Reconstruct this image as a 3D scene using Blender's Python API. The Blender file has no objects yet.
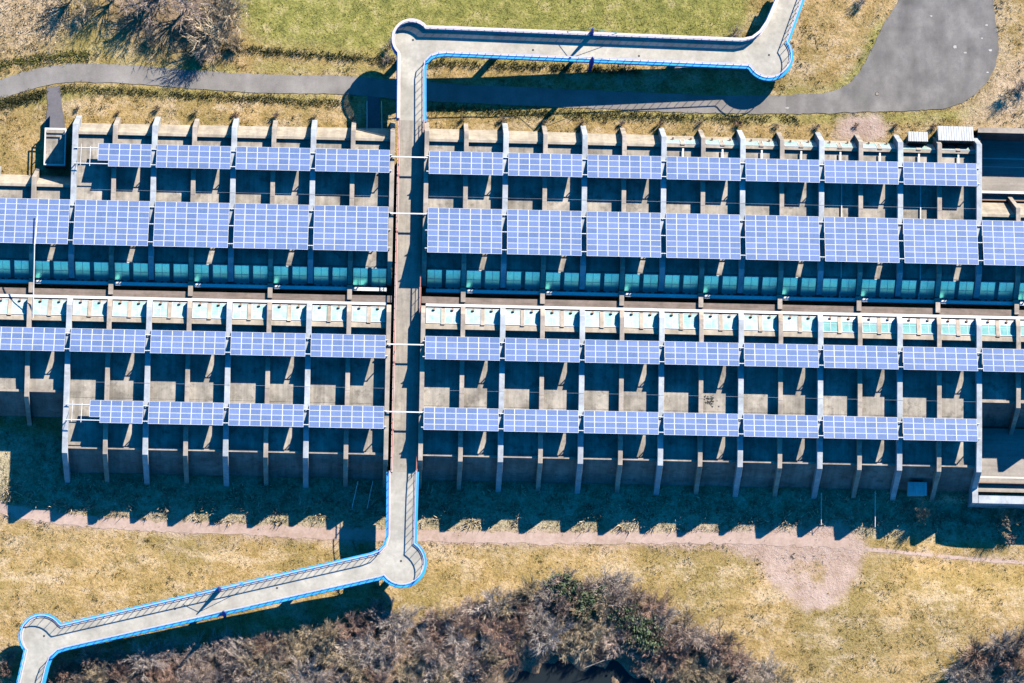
import bpy, bmesh, math, random
import numpy as np
from mathutils import Vector, Matrix, noise as mnoise
R_ = math.radians
SC = bpy.context.scene
COL = SC.collection
rng = random.Random(7)
nrg = np.random.default_rng(11)

# ------------------------------------------------------------------ camera
F = 4400.0
CAMP = Vector((-0.2033, -94.0, 529.047))
EUL = (0.162837910, -0.0316643797, 0.0169902103)
cam_d = bpy.data.cameras.new('camera'); cam = bpy.data.objects.new('camera', cam_d); COL.objects.link(cam)
cam.location = CAMP; cam.rotation_euler = EUL
cam_d.sensor_width = 36.0; cam_d.lens = F / 1024 * 36.0; cam_d.clip_start = 1.0; cam_d.clip_end = 6000
SC.camera = cam
from mathutils import Euler
RM = Euler(EUL, 'XYZ').to_matrix()

def at(px, py, z=0.0):
    """ground-plan point at height z that the survey photograph shows at a pixel"""
    d = RM @ Vector(((px - 512) / F, -(py - 341.5) / F, -1.0))
    t = (z - CAMP.z) / d.z
    return (CAMP.x + t * d.x, CAMP.y + t * d.y)

# ------------------------------------------------------------------ world and sun
EL, AZ = R_(35), math.atan2(0.656, 0.755)
w = bpy.data.worlds.new('World'); SC.world = w; w.use_nodes = True
nt = w.node_tree; bg = nt.nodes['Background']
sky = nt.nodes.new('ShaderNodeTexSky'); sky.sky_type = 'NISHITA'; sky.sun_disc = False
sky.sun_elevation = EL; sky.sun_rotation = AZ; sky.altitude = 800; sky.ozone_density = 7.0; sky.dust_density = 0.2; sky.air_density = 1.0
hs = nt.nodes.new('ShaderNodeHueSaturation'); hs.inputs['Saturation'].default_value = 1.3; hs.inputs['Hue'].default_value = 0.495
nt.links.new(sky.outputs[0], hs.inputs['Color']); nt.links.new(hs.outputs[0], bg.inputs[0]); bg.inputs[1].default_value = 0.105
sd = bpy.data.lights.new('sun', 'SUN'); sd.energy = 5.0; sd.angle = R_(0.5); sd.color = (1.0, 0.92, 0.77)
so = bpy.data.objects.new('sun', sd); COL.objects.link(so)
sv = Vector((math.cos(EL) * 0.656, math.cos(EL) * 0.755, math.sin(EL)))
so.rotation_euler = sv.to_track_quat('Z', 'Y').to_euler(); so.location = (60, 80, 120)
SC.view_settings.view_transform = 'Standard'; SC.view_settings.look = 'None'
SC.cycles.diffuse_bounces = 0
SC.view_settings.exposure = 1.06; SC.view_settings.gamma = 1.0

# ------------------------------------------------------------------ materials
def new_mat(name):
    m = bpy.data.materials.new(name); m.use_nodes = True
    return m, m.node_tree, m.node_tree.nodes['Principled BSDF']

def n_noise(nt, scale, detail=4, rough=0.55, vec=None):
    n = nt.nodes.new('ShaderNodeTexNoise'); n.inputs['Scale'].default_value = scale
    n.inputs['Detail'].default_value = detail; n.inputs['Roughness'].default_value = rough
    if vec is not None: nt.links.new(vec, n.inputs['Vector'])
    return n.outputs['Fac']

def n_ramp(nt, fac, stops):
    r = nt.nodes.new('ShaderNodeValToRGB'); el = r.color_ramp.elements
    while len(el) < len(stops): el.new(0.5)
    for e, (p, c) in zip(el, stops):
        e.position = p; e.color = (c[0], c[1], c[2], 1) if not isinstance(c, (int, float)) else (c, c, c, 1)
    nt.links.new(fac, r.inputs[0]); return r.outputs[0]

def n_mix(nt, fac, a, b, blend='MIX'):
    m = nt.nodes.new('ShaderNodeMix'); m.data_type = 'RGBA'; m.blend_type = blend
    for s, v in ((m.inputs[0], fac), (m.inputs[6], a), (m.inputs[7], b)):
        if hasattr(v, 'links') or hasattr(v, 'is_linked'): nt.links.new(v, s)
        elif isinstance(v, (int, float)): s.default_value = v
        else: s.default_value = (v[0], v[1], v[2], 1)
    return m.outputs[2]

def pos(nt, sx=1, sy=1, sz=1):
    g = nt.nodes.new('ShaderNodeNewGeometry'); mp = nt.nodes.new('ShaderNodeMapping')
    mp.inputs['Scale'].default_value = (sx, sy, sz)
    nt.links.new(g.outputs['Position'], mp.inputs[0]); return mp.outputs[0]

def sc(c, k): return tuple(min(1, v * k) for v in c)

def weathered(name, c, rough=0.85, var=0.25, fine=3.0, streak=None, bump=0.0, metallic=0.0, dirt=None):
    m, nt, b = new_mat(name)
    p = pos(nt)
    f1 = n_noise(nt, 0.35, 5, 0.6, p)
    col = n_ramp(nt, f1, [(0.3, sc(c, 1 - var)), (0.7, sc(c, 1 + var))])
    f2 = n_noise(nt, fine, 5, 0.65, p)
    col = n_mix(nt, 0.5, col, n_ramp(nt, f2, [(0.3, 0.6), (0.7, 1.0)]), 'MULTIPLY')
    if streak:
        ps = pos(nt, *streak)
        f3 = n_noise(nt, 1.0, 3, 0.6, ps)
        col = n_mix(nt, 0.55, col, n_ramp(nt, f3, [(0.35, 0.55), (0.6, 1.0)]), 'MULTIPLY')
    if dirt:
        f4 = n_noise(nt, 0.9, 6, 0.7, p)
        col = n_mix(nt, n_ramp(nt, f4, [(0.52, 0.0), (0.68, 0.8)]), col, dirt)
    nt.links.new(col, b.inputs['Base Color'])
    b.inputs['Roughness'].default_value = rough; b.inputs['Metallic'].default_value = metallic
    b.inputs['Specular IOR Level'].default_value = 0.25
    if bump:
        bn = nt.nodes.new('ShaderNodeBump'); bn.inputs['Strength'].default_value = bump; bn.inputs['Distance'].default_value = 0.05
        nt.links.new(f2, bn.inputs['Height']); nt.links.new(bn.outputs[0], b.inputs['Normal'])
    return m

M = {}
M['slab'] = weathered('roof_concrete', (0.40, 0.36, 0.315), 0.9, 0.42, 2.6, streak=(2.2, 0.10, 0.3), dirt=(0.14, 0.125, 0.11))
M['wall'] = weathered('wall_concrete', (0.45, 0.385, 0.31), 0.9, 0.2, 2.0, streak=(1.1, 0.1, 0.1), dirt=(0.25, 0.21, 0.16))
M['darkwall'] = weathered('shade_dark_concrete', (0.25, 0.235, 0.22), 0.9, 0.32, 2.0, streak=(1.6, 0.1, 0.12), dirt=(0.10, 0.095, 0.09))  # darkened copy of the wall concrete for faces out of the sun
M['rib_pale'] = weathered('pale_capped_concrete', (0.47, 0.50, 0.54), 0.7, 0.16, 2.5, streak=(0.6, 0.6, 0.6), dirt=(0.28, 0.285, 0.29))
M['rib_tan'] = weathered('tan_concrete', (0.44, 0.375, 0.32), 0.9, 0.25, 2.5, streak=(0.5, 0.5, 0.5), dirt=(0.21, 0.18, 0.15))
M['strip'] = weathered('brown_concrete', (0.27, 0.215, 0.185), 0.95, 0.2, 2.5, streak=(0.3, 3.0, 1), dirt=(0.15, 0.12, 0.1))
M['deck_old'] = weathered('worn_deck', (0.40, 0.355, 0.305), 0.9, 0.18, 3.0, streak=(1.5, 0.15, 1), dirt=(0.24, 0.21, 0.17))
M['deck'] = weathered('pale_deck', (0.51, 0.475, 0.415), 0.85, 0.14, 2.0, streak=(0.35, 0.35, 1), dirt=(0.38, 0.35, 0.30))
M['asphalt'] = weathered('asphalt', (0.285, 0.262, 0.245), 0.92, 0.2, 7.0, streak=(0.25, 0.08, 1), dirt=(0.235, 0.21, 0.212))
M['asphalt_lot'] = weathered('worn_asphalt', (0.245, 0.225, 0.21), 0.92, 0.3, 9.0, streak=(0.45, 0.14, 1), dirt=(0.17, 0.158, 0.16))
M['asphalt_dark'] = weathered('dark_asphalt', (0.16, 0.15, 0.165), 0.92, 0.14, 4.0)
M['motorway'] = weathered('motorway_surface', (0.40, 0.36, 0.33), 0.9, 0.12, 3.0, streak=(0.1, 1.5, 1))
M['paint'] = weathered('road_paint', (0.75, 0.74, 0.7), 0.7, 0.1, 4.0)
M['road_patch'] = weathered('worn_patch', (0.48, 0.45, 0.42), 0.9, 0.2, 6.0)
M['white'] = weathered('white_paint', (0.78, 0.78, 0.77), 0.5, 0.06, 4.0)
M['whitemetal'] = weathered('white_sheet_metal', (0.50, 0.51, 0.53), 0.45, 0.06, 2.0, streak=(5, 0.2, 1))
M['alu'] = weathered('aluminium_frame', (0.62, 0.63, 0.66), 0.4, 0.05, 3.0)
M['rail_red'] = weathered('rust_red_rail', (0.42, 0.16, 0.13), 0.6, 0.2, 4.0)
M['rail_white'] = weathered('pinkish_rail', (0.68, 0.58, 0.58), 0.5, 0.1, 4.0)
M['rail_lav'] = weathered('lavender_rail', (0.50, 0.50, 0.72), 0.45, 0.1, 4.0)
M['blue'] = weathered('blue_steel', (0.05, 0.38, 0.80), 0.4, 0.1, 3.0)
M['blue_dark'] = weathered('deep_blue_steel', (0.03, 0.07, 0.42), 0.4, 0.1, 3.0)
M['teal'] = weathered('teal_cable', (0.12, 0.34, 0.38), 0.5, 0.1, 3.0)
M['black'] = weathered('dark_iron', (0.04, 0.04, 0.045), 0.6, 0.1, 3.0)
M['shed'] = weathered('blue_grey_shed', (0.45, 0.68, 0.70), 0.5, 0.1, 2.0, streak=(5, 0.2, 1))
M['tinbrown'] = weathered('rust_pipe', (0.30, 0.2, 0.15), 0.7, 0.2, 3.0)

def glass(name, c, c2, met=0.0):
    m, nt, b = new_mat(name); p = pos(nt)
    f = n_noise(nt, 0.8, 5, 0.65, p)
    f2 = n_noise(nt, 3.5, 4, 0.6, p)
    col = n_ramp(nt, f, [(0.32, c2), (0.62, c)])
    col = n_mix(nt, 0.4, col, n_ramp(nt, f2, [(0.3, 0.62), (0.65, 1.0)]), 'MULTIPLY')
    nt.links.new(col, b.inputs['Base Color']); b.inputs['Roughness'].default_value = 0.35; b.inputs['Metallic'].default_value = met
    return m
M['glass'] = glass('sunlit_copy_glass', (0.47, 0.58, 0.53), (0.22, 0.44, 0.43))  # sunlit copy of the window glass, whitened as if by the sun
M['glass_up'] = glass('shaded_copy_glass', (0.22, 1.0, 0.96), (0.15, 0.90, 0.88), 0.75)  # shaded copy of the same glass, strong teal to read bright in shade
M['glass_teal'] = glass('weathered_teal_glass', (0.19, 0.40, 0.40), (0.11, 0.30, 0.31))

def solar():
    m, nt, b = new_mat('solar_cells'); p = pos(nt)
    oi = nt.nodes.new('ShaderNodeObjectInfo')
    tc = nt.nodes.new('ShaderNodeTexCoord')
    base = n_ramp(nt, oi.outputs['Random'], [(0.0, (0.070, 0.122, 0.27)), (1.0, (0.115, 0.172, 0.36))])
    f = n_noise(nt, 1.3, 5, 0.7, p)
    col = n_mix(nt, 0.5, base, n_ramp(nt, f, [(0.3, 0.72), (0.7, 1.0)]), 'MULTIPLY')
    # the cell grid: 8 x 5 square cells with pale fingers between
    sep = nt.nodes.new('ShaderNodeSeparateXYZ'); nt.links.new(tc.outputs['Object'], sep.inputs[0])
    def lines(sock, pitch):
        a = nt.nodes.new('ShaderNodeMath'); a.operation = 'PINGPONG'; a.inputs[1].default_value = pitch / 2; nt.links.new(sock, a.inputs[0])
        c = nt.nodes.new('ShaderNodeMath'); c.operation = 'LESS_THAN'; c.inputs[1].default_value = 0.007; nt.links.new(a.outputs[0], c.inputs[0]); return c.outputs[0]
    mx = nt.nodes.new('ShaderNodeMath'); mx.operation = 'MAXIMUM'
    nt.links.new(lines(sep.outputs[0], 0.158), mx.inputs[0]); nt.links.new(lines(sep.outputs[1], 0.158), mx.inputs[1])
    mu = nt.nodes.new('ShaderNodeMath'); mu.operation = 'MULTIPLY'; mu.inputs[1].default_value = 0.5; nt.links.new(mx.outputs[0], mu.inputs[0])
    col = n_mix(nt, mu.outputs[0], col, (0.42, 0.47, 0.62))
    nt.links.new(col, b.inputs['Base Color']); b.inputs['Roughness'].default_value = 0.3
    b.inputs['Specular IOR Level'].default_value = 0.5
    return m
M['cells'] = solar()

def mesh_panel():
    m, nt, b = new_mat('translucent_sheet')
    b.inputs['Base Color'].default_value = (0.85, 0.74, 0.72, 1); b.inputs['Roughness'].default_value = 0.5
    tl = nt.nodes.new('ShaderNodeBsdfTranslucent'); tl.inputs[0].default_value = (0.9, 0.78, 0.76, 1)
    m1 = nt.nodes.new('ShaderNodeMixShader'); m1.inputs[0].default_value = 0.65
    nt.links.new(b.outputs[0], m1.inputs[1]); nt.links.new(tl.outputs[0], m1.inputs[2])
    tr = nt.nodes.new('ShaderNodeBsdfTransparent'); mx = nt.nodes.new('ShaderNodeMixShader'); mx.inputs[0].default_value = 0.66
    nt.links.new(tr.outputs[0], mx.inputs[1]); nt.links.new(m1.outputs[0], mx.inputs[2])
    nt.links.new(mx.outputs[0], nt.nodes['Material Output'].inputs['Surface'])
    return m
M['perf'] = mesh_panel()

def foliage(name, ca, cb, cc, rough=0.9):
    m, nt, b = new_mat(name)
    g = nt.nodes.new('ShaderNodeNewGeometry')
    col = n_ramp(nt, g.outputs['Random Per Island'], [(0.0, ca), (0.5, cb), (1.0, cc)])
    f = n_noise(nt, 0.12, 3, 0.6, g.outputs['Position'])
    col = n_mix(nt, 0.6, col, n_ramp(nt, f, [(0.35, 0.62), (0.65, 1.0)]), 'MULTIPLY')
    nt.links.new(col, b.inputs['Base Color']); b.inputs['Roughness'].default_value = rough
    b.inputs['Specular IOR Level'].default_value = 0.15
    return m
M['twig_mauve'] = foliage('mauve_twigs', (0.34, 0.235, 0.19), (0.57, 0.42, 0.35), (0.80, 0.63, 0.53))
M['twig_tan'] = foliage('tan_twigs', (0.44, 0.32, 0.20), (0.68, 0.52, 0.34), (0.85, 0.68, 0.48))
M['twig_grey'] = foliage('grey_twigs', (0.45, 0.36, 0.31), (0.68, 0.56, 0.49), (0.86, 0.74, 0.66))
M['twig_red'] = foliage('reddish_twigs', (0.31, 0.175, 0.14), (0.52, 0.325, 0.25), (0.72, 0.50, 0.39))
M['leaf_dark'] = foliage('dark_leaves', (0.05, 0.075, 0.04), (0.10, 0.14, 0.075), (0.18, 0.22, 0.13))
M['grass_dry'] = foliage('dry_grass_blades', (0.25, 0.175, 0.06), (0.55, 0.38, 0.16), (0.80, 0.59, 0.33))
M['grass_green'] = foliage('green_grass_blades', (0.17, 0.19, 0.045), (0.34, 0.33, 0.09), (0.54, 0.47, 0.18))
M['grass_shade'] = foliage('verge_blades', (0.14, 0.13, 0.06), (0.44, 0.36, 0.19), (0.76, 0.62, 0.38))
M['reed'] = foliage('straw_reeds', (0.48, 0.36, 0.22), (0.66, 0.51, 0.33), (0.80, 0.66, 0.46))
M['scrub'] = foliage('bank_scrub_stems', (0.06, 0.075, 0.03), (0.17, 0.17, 0.065), (0.36, 0.30, 0.14))

# ------------------------------------------------------------------ mesh helpers
class MB:
    def __init__(s): s.v = []; s.f = []; s.m = []
    def add(s, vs, fs, mi=0):
        o = len(s.v); s.v += [tuple(v) for v in vs]; s.f += [tuple(i + o for i in f) for f in fs]; s.m += [mi] * len(fs)
    def box(s, x0, x1, y0, y1, z0, z1, mi=0):
        s.add([(x0, y0, z0), (x1, y0, z0), (x1, y1, z0), (x0, y1, z0), (x0, y0, z1), (x1, y0, z1), (x1, y1, z1), (x0, y1, z1)],
              [(0, 3, 2, 1), (4, 5, 6, 7), (0, 1, 5, 4), (1, 2, 6, 5), (2, 3, 7, 6), (3, 0, 4, 7)], mi)
    def prism_x(s, prof, x0, x1, mi=0):
        """extrude a closed (y,z) outline along x"""
        n = len(prof)
        vs = [(x0, y, z) for y, z in prof] + [(x1, y, z) for y, z in prof]
        s.add(vs, [tuple(range(n))[::-1], tuple(range(n, 2 * n))] + [(i, (i + 1) % n, n + (i + 1) % n, n + i) for i in range(n)], mi)
    def tube(s, a, b, r, n=6, mi=0, r2=None):
        a, b = Vector(a), Vector(b); d = (b - a).normalized(); r2 = r if r2 is None else r2
        u = d.orthogonal().normalized(); v = d.cross(u)
        vs = []
        for p, rr in ((a, r), (b, r2)):
            for k in range(n):
                t = 2 * math.pi * k / n; vs.append(p + u * rr * math.cos(t) + v * rr * math.sin(t))
        s.add(vs, [(k, (k + 1) % n, n + (k + 1) % n, n + k) for k in range(n)] + [tuple(range(n))[::-1], tuple(range(n, 2 * n))], mi)
    def beam(s, pts, o0, o1, z0, z1, mi=0):
        """rectangular section swept along a polyline of 3D points; o0..o1 sideways (left positive), z0..z1 above it"""
        P = [Vector(p) for p in pts]; n = len(P); L = []
        for i in range(n):
            a = (P[i] - P[i - 1]).xy if i else None
            b = (P[i + 1] - P[i]).xy if i < n - 1 else None
            a = a.normalized() if a else b.normalized(); b = b.normalized() if b else a
            t = (a + b); t = t.normalized() if t.length > 1e-4 else b
            nrm = Vector((-t.y, t.x)); k = 1 / max(0.5, nrm.dot(Vector((-b.y, b.x)))); L.append(nrm * k)
        vs = []
        for p, l in zip(P, L):
            for o, z in ((o0, z0), (o1, z0), (o1, z1), (o0, z1)):
                vs.append((p.x + l.x * o, p.y + l.y * o, p.z + z))
        fs = []
        for i in range(n - 1):
            for k in range(4):
                a, b = i * 4 + k, i * 4 + (k + 1) % 4
                fs.append((a, b, b + 4, a + 4))
        fs += [(3, 2, 1, 0), tuple((n - 1) * 4 + k for k in range(4))]
        s.add(vs, fs, mi)
    def build(s, name, mats, parent=None, loc=(0, 0, 0), rot=None, fix=True, smooth=False):
        me = bpy.data.meshes.new(name); me.from_pydata(s.v, [], s.f)
        for m in (mats if isinstance(mats, (list, tuple)) else [mats]): me.materials.append(m)
        if max(s.m, default=0) > 0: me.polygons.foreach_set('material_index', s.m)
        if fix:
            bm = bmesh.new(); bm.from_mesh(me); bmesh.ops.recalc_face_normals(bm, faces=bm.faces); bm.to_mesh(me); bm.free()
        if smooth: me.polygons.foreach_set('use_smooth', [True] * len(me.polygons))
        return link(name, me, parent, loc, rot)

def link(name, me, parent=None, loc=(0, 0, 0), rot=None):
    o = bpy.data.objects.new(name, me); COL.objects.link(o); o.location = loc
    if rot: o.rotation_euler = rot
    if parent: o.parent = parent
    return o

def tag(o, label, cat, group=None, kind=None):
    if label: o['label'] = label
    if cat: o['category'] = cat
    if group: o['group'] = group
    if kind: o['kind'] = kind
    return o

def thing(name, loc, label, cat, group=None):
    return tag(link(name, None, None, loc), label, cat, group)

def structure(o, label=None, cat=None):
    return tag(o, label, cat, None, 'structure')

def smoothstep(a, b, x):
    t = np.clip((np.asarray(x, float) - a) / (b - a), 0, 1); return t * t * (3 - 2 * t)

# ------------------------------------------------------------------ terrain height
def hgt(x, y):
    x = np.asarray(x, float); y = np.asarray(y, float)
    up = np.interp(x, [-60, -40, -20, 0, 12, 46, 62, 71, 78, 95], [0.9, 0.8, 0.2, -0.4, -0.3, 0.9, 1.6, 2.3, 2.9, 3.2])
    up = up + 0.012 * np.clip(y - 27, 0, 40)
    low = np.interp(y, [-60, -39, -33, -29, -24], [-0.4, -0.2, -0.8, -0.8, -0.5])
    wob = 1 + 0.35 * np.sin(x * 0.9 + 1.3) * np.cos(y * 1.1) + 0.25 * np.sin(x * 2.1 + y * 1.4)
    low = low - 1.6 * wob * np.exp(-(((x - 24) / 10.5) ** 2 + ((y + 50) / 4.4) ** 2))
    low = low - 1.2 * smoothstep(60, 71, x) * smoothstep(-24.6, -25.6, y) * smoothstep(-38, -32, y)
    k = smoothstep(-8, 12, y)
    return low * (1 - k) + up * k

def h1(x, y): return float(hgt(x, y))

def poly_at(px, z=None):
    out = []
    for a, b in px:
        zz = 0.3
        for _ in range(3):
            X, Y = at(a, b, zz); zz = h1(X, Y) if z is None else z
        out.append((X, Y))
    return out

def inside(poly, X, Y):
    r = np.zeros(np.shape(X), bool); n = len(poly)
    for i in range(n):
        (x0, y0), (x1, y1) = poly[i], poly[(i + 1) % n]
        if y0 == y1: continue
        c = ((y0 > Y) != (y1 > Y)) & (X < (x1 - x0) * (Y - y0) / (y1 - y0) + x0)
        r ^= c
    return r

def catmull(pts, n=8):
    P = [pts[0]] + list(pts) + [pts[-1]]; out = []
    for i in range(1, len(P) - 2):
        p0, p1, p2, p3 = (np.array(P[i + k], float) for k in (-1, 0, 1, 2))
        for j in range(n):
            t = j / n
            out.append(tuple(0.5 * (2 * p1 + (p2 - p0) * t + (2 * p0 - 5 * p1 + 4 * p2 - p3) * t * t + (3 * p1 - p0 - 3 * p2 + p3) * t ** 3)))
    out.append(tuple(pts[-1])); return out

def surface(name, poly, zf, mat, step=1.0, parent=None, jitter=0.0):
    """a sheet filling an outline, cut on a grid so that it follows the ground"""
    if jitter:
        q = []
        for i in range(len(poly)):
            a, b = Vector(poly[i]), Vector(poly[(i + 1) % len(poly)]); n = max(1, int((b - a).length / 0.5))
            for j in range(n):
                p = a.lerp(b, j / n); q.append((p.x + jitter * mnoise.noise((p.x * 1.1, p.y * 1.1, 3)), p.y + jitter * mnoise.noise((p.x * 1.1, p.y * 1.1, 9)) + 0.5 * jitter * mnoise.noise((p.x * 3.1, p.y * 3.1, 5))))
        poly = q
    from mathutils.geometry import tessellate_polygon
    bm = bmesh.new(); vs = [bm.verts.new((x, y, 0)) for x, y in poly]
    for tri in tessellate_polygon([[Vector((x, y, 0)) for x, y in poly]]):
        try: bm.faces.new([vs[k] for k in tri])
        except ValueError: pass
    bm.normal_update()
    for f in bm.faces:
        if f.normal.z < 0: f.normal_flip()
    xs = [p[0] for p in poly]; ys = [p[1] for p in poly]
    for ax, lo, hi in ((0, min(xs), max(xs)), (1, min(ys), max(ys))):
        k = math.ceil(lo / step) * step
        while k < hi:
            co = (k, 0, 0) if ax == 0 else (0, k, 0); no = (1, 0, 0) if ax == 0 else (0, 1, 0)
            bmesh.ops.bisect_plane(bm, geom=bm.verts[:] + bm.edges[:] + bm.faces[:], plane_co=co, plane_no=no); k += step
    for v in bm.verts: v.co.z = zf(v.co.x, v.co.y)
    me = bpy.data.meshes.new(name); bm.to_mesh(me); bm.free(); me.materials.append(mat)
    return link(name, me, parent)

def ribbon(center, w):
    """outline of a lane of width w round a centre line"""
    c = [Vector(p) for p in center]; L, Rr = [], []
    for i in range(len(c)):
        t = (c[min(i + 1, len(c) - 1)] - c[max(i - 1, 0)]).normalized(); n = Vector((-t.y, t.x))
        ww = w[i] if hasattr(w, '__len__') else w
        L.append(tuple(c[i] + n * ww / 2)); Rr.append(tuple(c[i] - n * ww / 2))
    return L + Rr[::-1]

# outlines shared by ground, roads and grass
path_c = catmull(poly_at([(-60, 104), (-20, 93), (0, 89), (30, 80), (60, 74), (95, 73), (140, 75), (200, 80), (270, 84), (340, 85), (400, 90), (470, 94), (560, 98), (650, 102), (720, 104.5), (790, 104.5)]), 6)
path_o = ribbon(path_c, 2.3)
cul_o = poly_at([(786, 95), (815, 93.5), (835, 91), (849, 84), (858, 74), (867, 59), (876, 41), (884, 24), (897, 4), (905, -14), (915, -40), (990, -40), (992, -14), (994, 8), (997, 30), (999, 50), (996, 65), (988, 81), (976, 94), (962, 103), (942, 109), (905, 111), (850, 112.5), (786, 114.5)])
stub_o = poly_at([(47, 87), (60, 86), (62, 105), (65.5, 127), (45, 127), (47.5, 105)])
stub2_o = poly_at([(368, 92), (379, 92), (381, 132), (367, 132)])
dirt_c = catmull(poly_at([(-60, 497), (-10, 505), (20, 512), (70, 519.5), (150, 525.5), (250, 530), (340, 534), (430, 536), (520, 538), (620, 538), (700, 538), (760, 539), (850, 544)]), 5)
dirt_o = ribbon(dirt_c, 1.35)
patch_o = poly_at([(690, 533), (740, 531), (790, 527), (846, 524), (866, 541), (864, 560), (857, 578), (846, 596), (830, 609), (812, 614), (796, 609), (782, 594), (772, 575), (758, 558), (735, 546), (690, 543)])
trail_c = catmull(poly_at([(866, 549), (900, 552), (950, 557), (1000, 561), (1060, 566)]), 4)
trail_o = ribbon(trail_c, 0.42)
bare_o = poly_at([(835, 118), (885, 116), (888, 138), (838, 140)])
thicket_o = poly_at([(40, 700), (62, 655), (130, 655), (200, 650), (300, 635), (370, 612), (440, 618), (510, 596), (560, 584), (615, 582), (660, 600), (700, 628), (745, 655), (800, 690), (800, 720), (40, 720)])
thicket2_o = poly_at([(945, 700), (952, 668), (972, 645), (1005, 634), (1060, 625), (1060, 720)])
road_up = (71.45, 140.0, 9.0, 19.95)      # the sunken carriageway, upper right

# ------------------------------------------------------------------ ground sheet
xs = np.concatenate([[-1800, -500, -160, -90], np.arange(-66, 71, 0.5), [71.0, 71.3, 71.6], np.arange(72, 100, 0.5), [120, 200, 600, 1800]])
ys = np.concatenate([[-1800, -500, -160, -90], np.arange(-66, 19.6, 0.5), [19.8, 20.05, 20.3], np.arange(20.5, 56, 0.5), [90, 160, 500, 1800]])
GX, GY = np.meshgrid(xs, ys)
GZ = hgt(np.clip(GX, -70, 100), np.clip(GY, -66, 60))
road_mask = inside(path_o, GX, GY) | inside(cul_o, GX, GY) | inside(stub_o, GX, GY) | inside(stub2_o, GX, GY)
nz = np.array([[mnoise.noise((x * 0.35, y * 0.35, 1.0)) for x in xs] for y in ys]) * 0.05
near = road_mask.copy()
for dy, dx in ((1, 0), (-1, 0), (0, 1), (0, -1), (2, 0), (-2, 0)): near |= np.roll(np.roll(road_mask, dy, 0), dx, 1)
GZ = GZ + np.where(near, -0.03, nz)
low_sheet = inside(dirt_o, GX, GY) | inside(trail_o, GX, GY)
lows = low_sheet.copy()
for dy, dx in ((1, 0), (-1, 0), (0, 1), (0, -1), (2, 0), (-2, 0), (3, 0), (-3, 0)): lows |= np.roll(np.roll(low_sheet, dy, 0), dx, 1)
GZ = np.where(lows, hgt(GX, GY) - 0.015, GZ)
cut = (GX > 71.2) & (GY < 20.1) & (GY > 8.0) & (GX < 150)
GZ = np.where(cut, -1.06, GZ)
ny, nx = GX.shape
V = np.stack([GX, GY, GZ], -1).reshape(-1, 3)
idx = np.arange(nx * ny).reshape(ny, nx)
Q = np.stack([idx[:-1, :-1], idx[:-1, 1:], idx[1:, 1:], idx[1:, :-1]], -1).reshape(-1, 4)
me = bpy.data.meshes.new('ground'); me.from_pydata(V.tolist(), [], Q.tolist())
me.polygons.foreach_set('use_smooth', [True] * len(me.polygons))

def pxpoly_soft(px, soft):
    """0..1 mask of an outline with a soft edge (by averaging jittered tests)"""
    P = poly_at(px); acc = np.zeros(GX.shape)
    for k in range(12):
        a = k * 2.399; r = soft * math.sqrt((k + 0.5) / 12)
        acc += inside(P, GX + r * math.cos(a), GY + r * math.sin(a))
    return acc / 12
green = pxpoly_soft([(235, -60), (235, 8), (250, 40), (330, 52), (395, 56), (560, 60), (745, 40), (765, -60)], 2.5)
green = np.maximum(green, 0.55 * pxpoly_soft([(60, 20), (120, 25), (190, 40), (235, 60), (60, 66)], 3))
green = np.maximum(green, 0.35 * pxpoly_soft([(850, 112), (975, 105), (975, 126), (850, 130)], 2))
for strip, k in (([(-60, 92), (0, 78), (40, 68), (95, 62), (240, 66), (240, 78), (95, 70), (40, 78), (0, 88), (-60, 102)], 0.75), ([(-60, 112), (0, 99), (44, 90), (100, 84), (340, 94), (340, 103), (100, 94), (44, 104), (0, 108), (-60, 122)], 0.7),
                 ([(430, 103), (800, 113), (960, 110), (985, 100), (990, 108), (960, 121), (800, 124), (430, 114)], 0.75), ([(780, 86), (830, 86), (850, 72), (880, 18), (890, 20), (862, 78), (845, 92), (780, 96)], 0.8), ([(250, 58), (390, 64), (390, 76), (250, 74)], 0.5)):
    green = np.maximum(green, k * pxpoly_soft(strip, 0.9))
green = np.maximum(green, 0.30 * pxpoly_soft([(380, 618), (800, 560), (1024, 570), (1024, 600), (800, 610)], 6))
soil = pxpoly_soft([(-50, -60), (70, -60), (75, 10), (60, 45), (-50, 55)], 3) * 0.7
soil = np.maximum(soil, 0.45 * pxpoly_soft([(785, 60), (800, -20), (812, -20), (800, 60), (790, 90)], 0.8))
soil = np.maximum(soil, 0.75 * pxpoly_soft([(995, 60), (1024, 50), (1060, 50), (1060, 128), (950, 128), (960, 112)], 2.5))
litter = np.zeros(GX.shape)
for P in (thicket_o, thicket2_o):
    for k in range(10):
        a = k * 2.399; r = 1.8 * math.sqrt((k + 0.5) / 10)
        litter += inside(P, GX + r * math.cos(a), GY + r * math.sin(a)) / 10
litter = np.maximum(litter, 0.7 * pxpoly_soft([(100, -60), (245, -60), (245, 55), (190, 60), (110, 45)], 3))
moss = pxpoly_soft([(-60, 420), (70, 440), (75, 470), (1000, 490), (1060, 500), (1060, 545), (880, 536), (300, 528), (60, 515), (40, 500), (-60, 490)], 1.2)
dirt = pxpoly_soft([(-60, 490), (20, 508), (70, 516), (250, 526), (430, 532), (620, 534), (740, 529), (790, 526), (846, 523), (866, 541), (862, 562), (856, 578), (846, 594), (830, 604), (812, 608), (796, 604), (782, 592), (770, 575), (756, 558), (735, 548), (620, 543), (430, 541), (250, 535), (70, 524), (20, 518), (-60, 500)], 1.3)
dirt = np.clip(dirt + 0.55 * dirt * np.array([[mnoise.noise((x * 0.5, y * 0.5, 12.0)) + 0.5 * mnoise.noise((x * 1.3, y * 1.3, 2.0)) for x in xs] for y in ys]), 0, 1)
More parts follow.
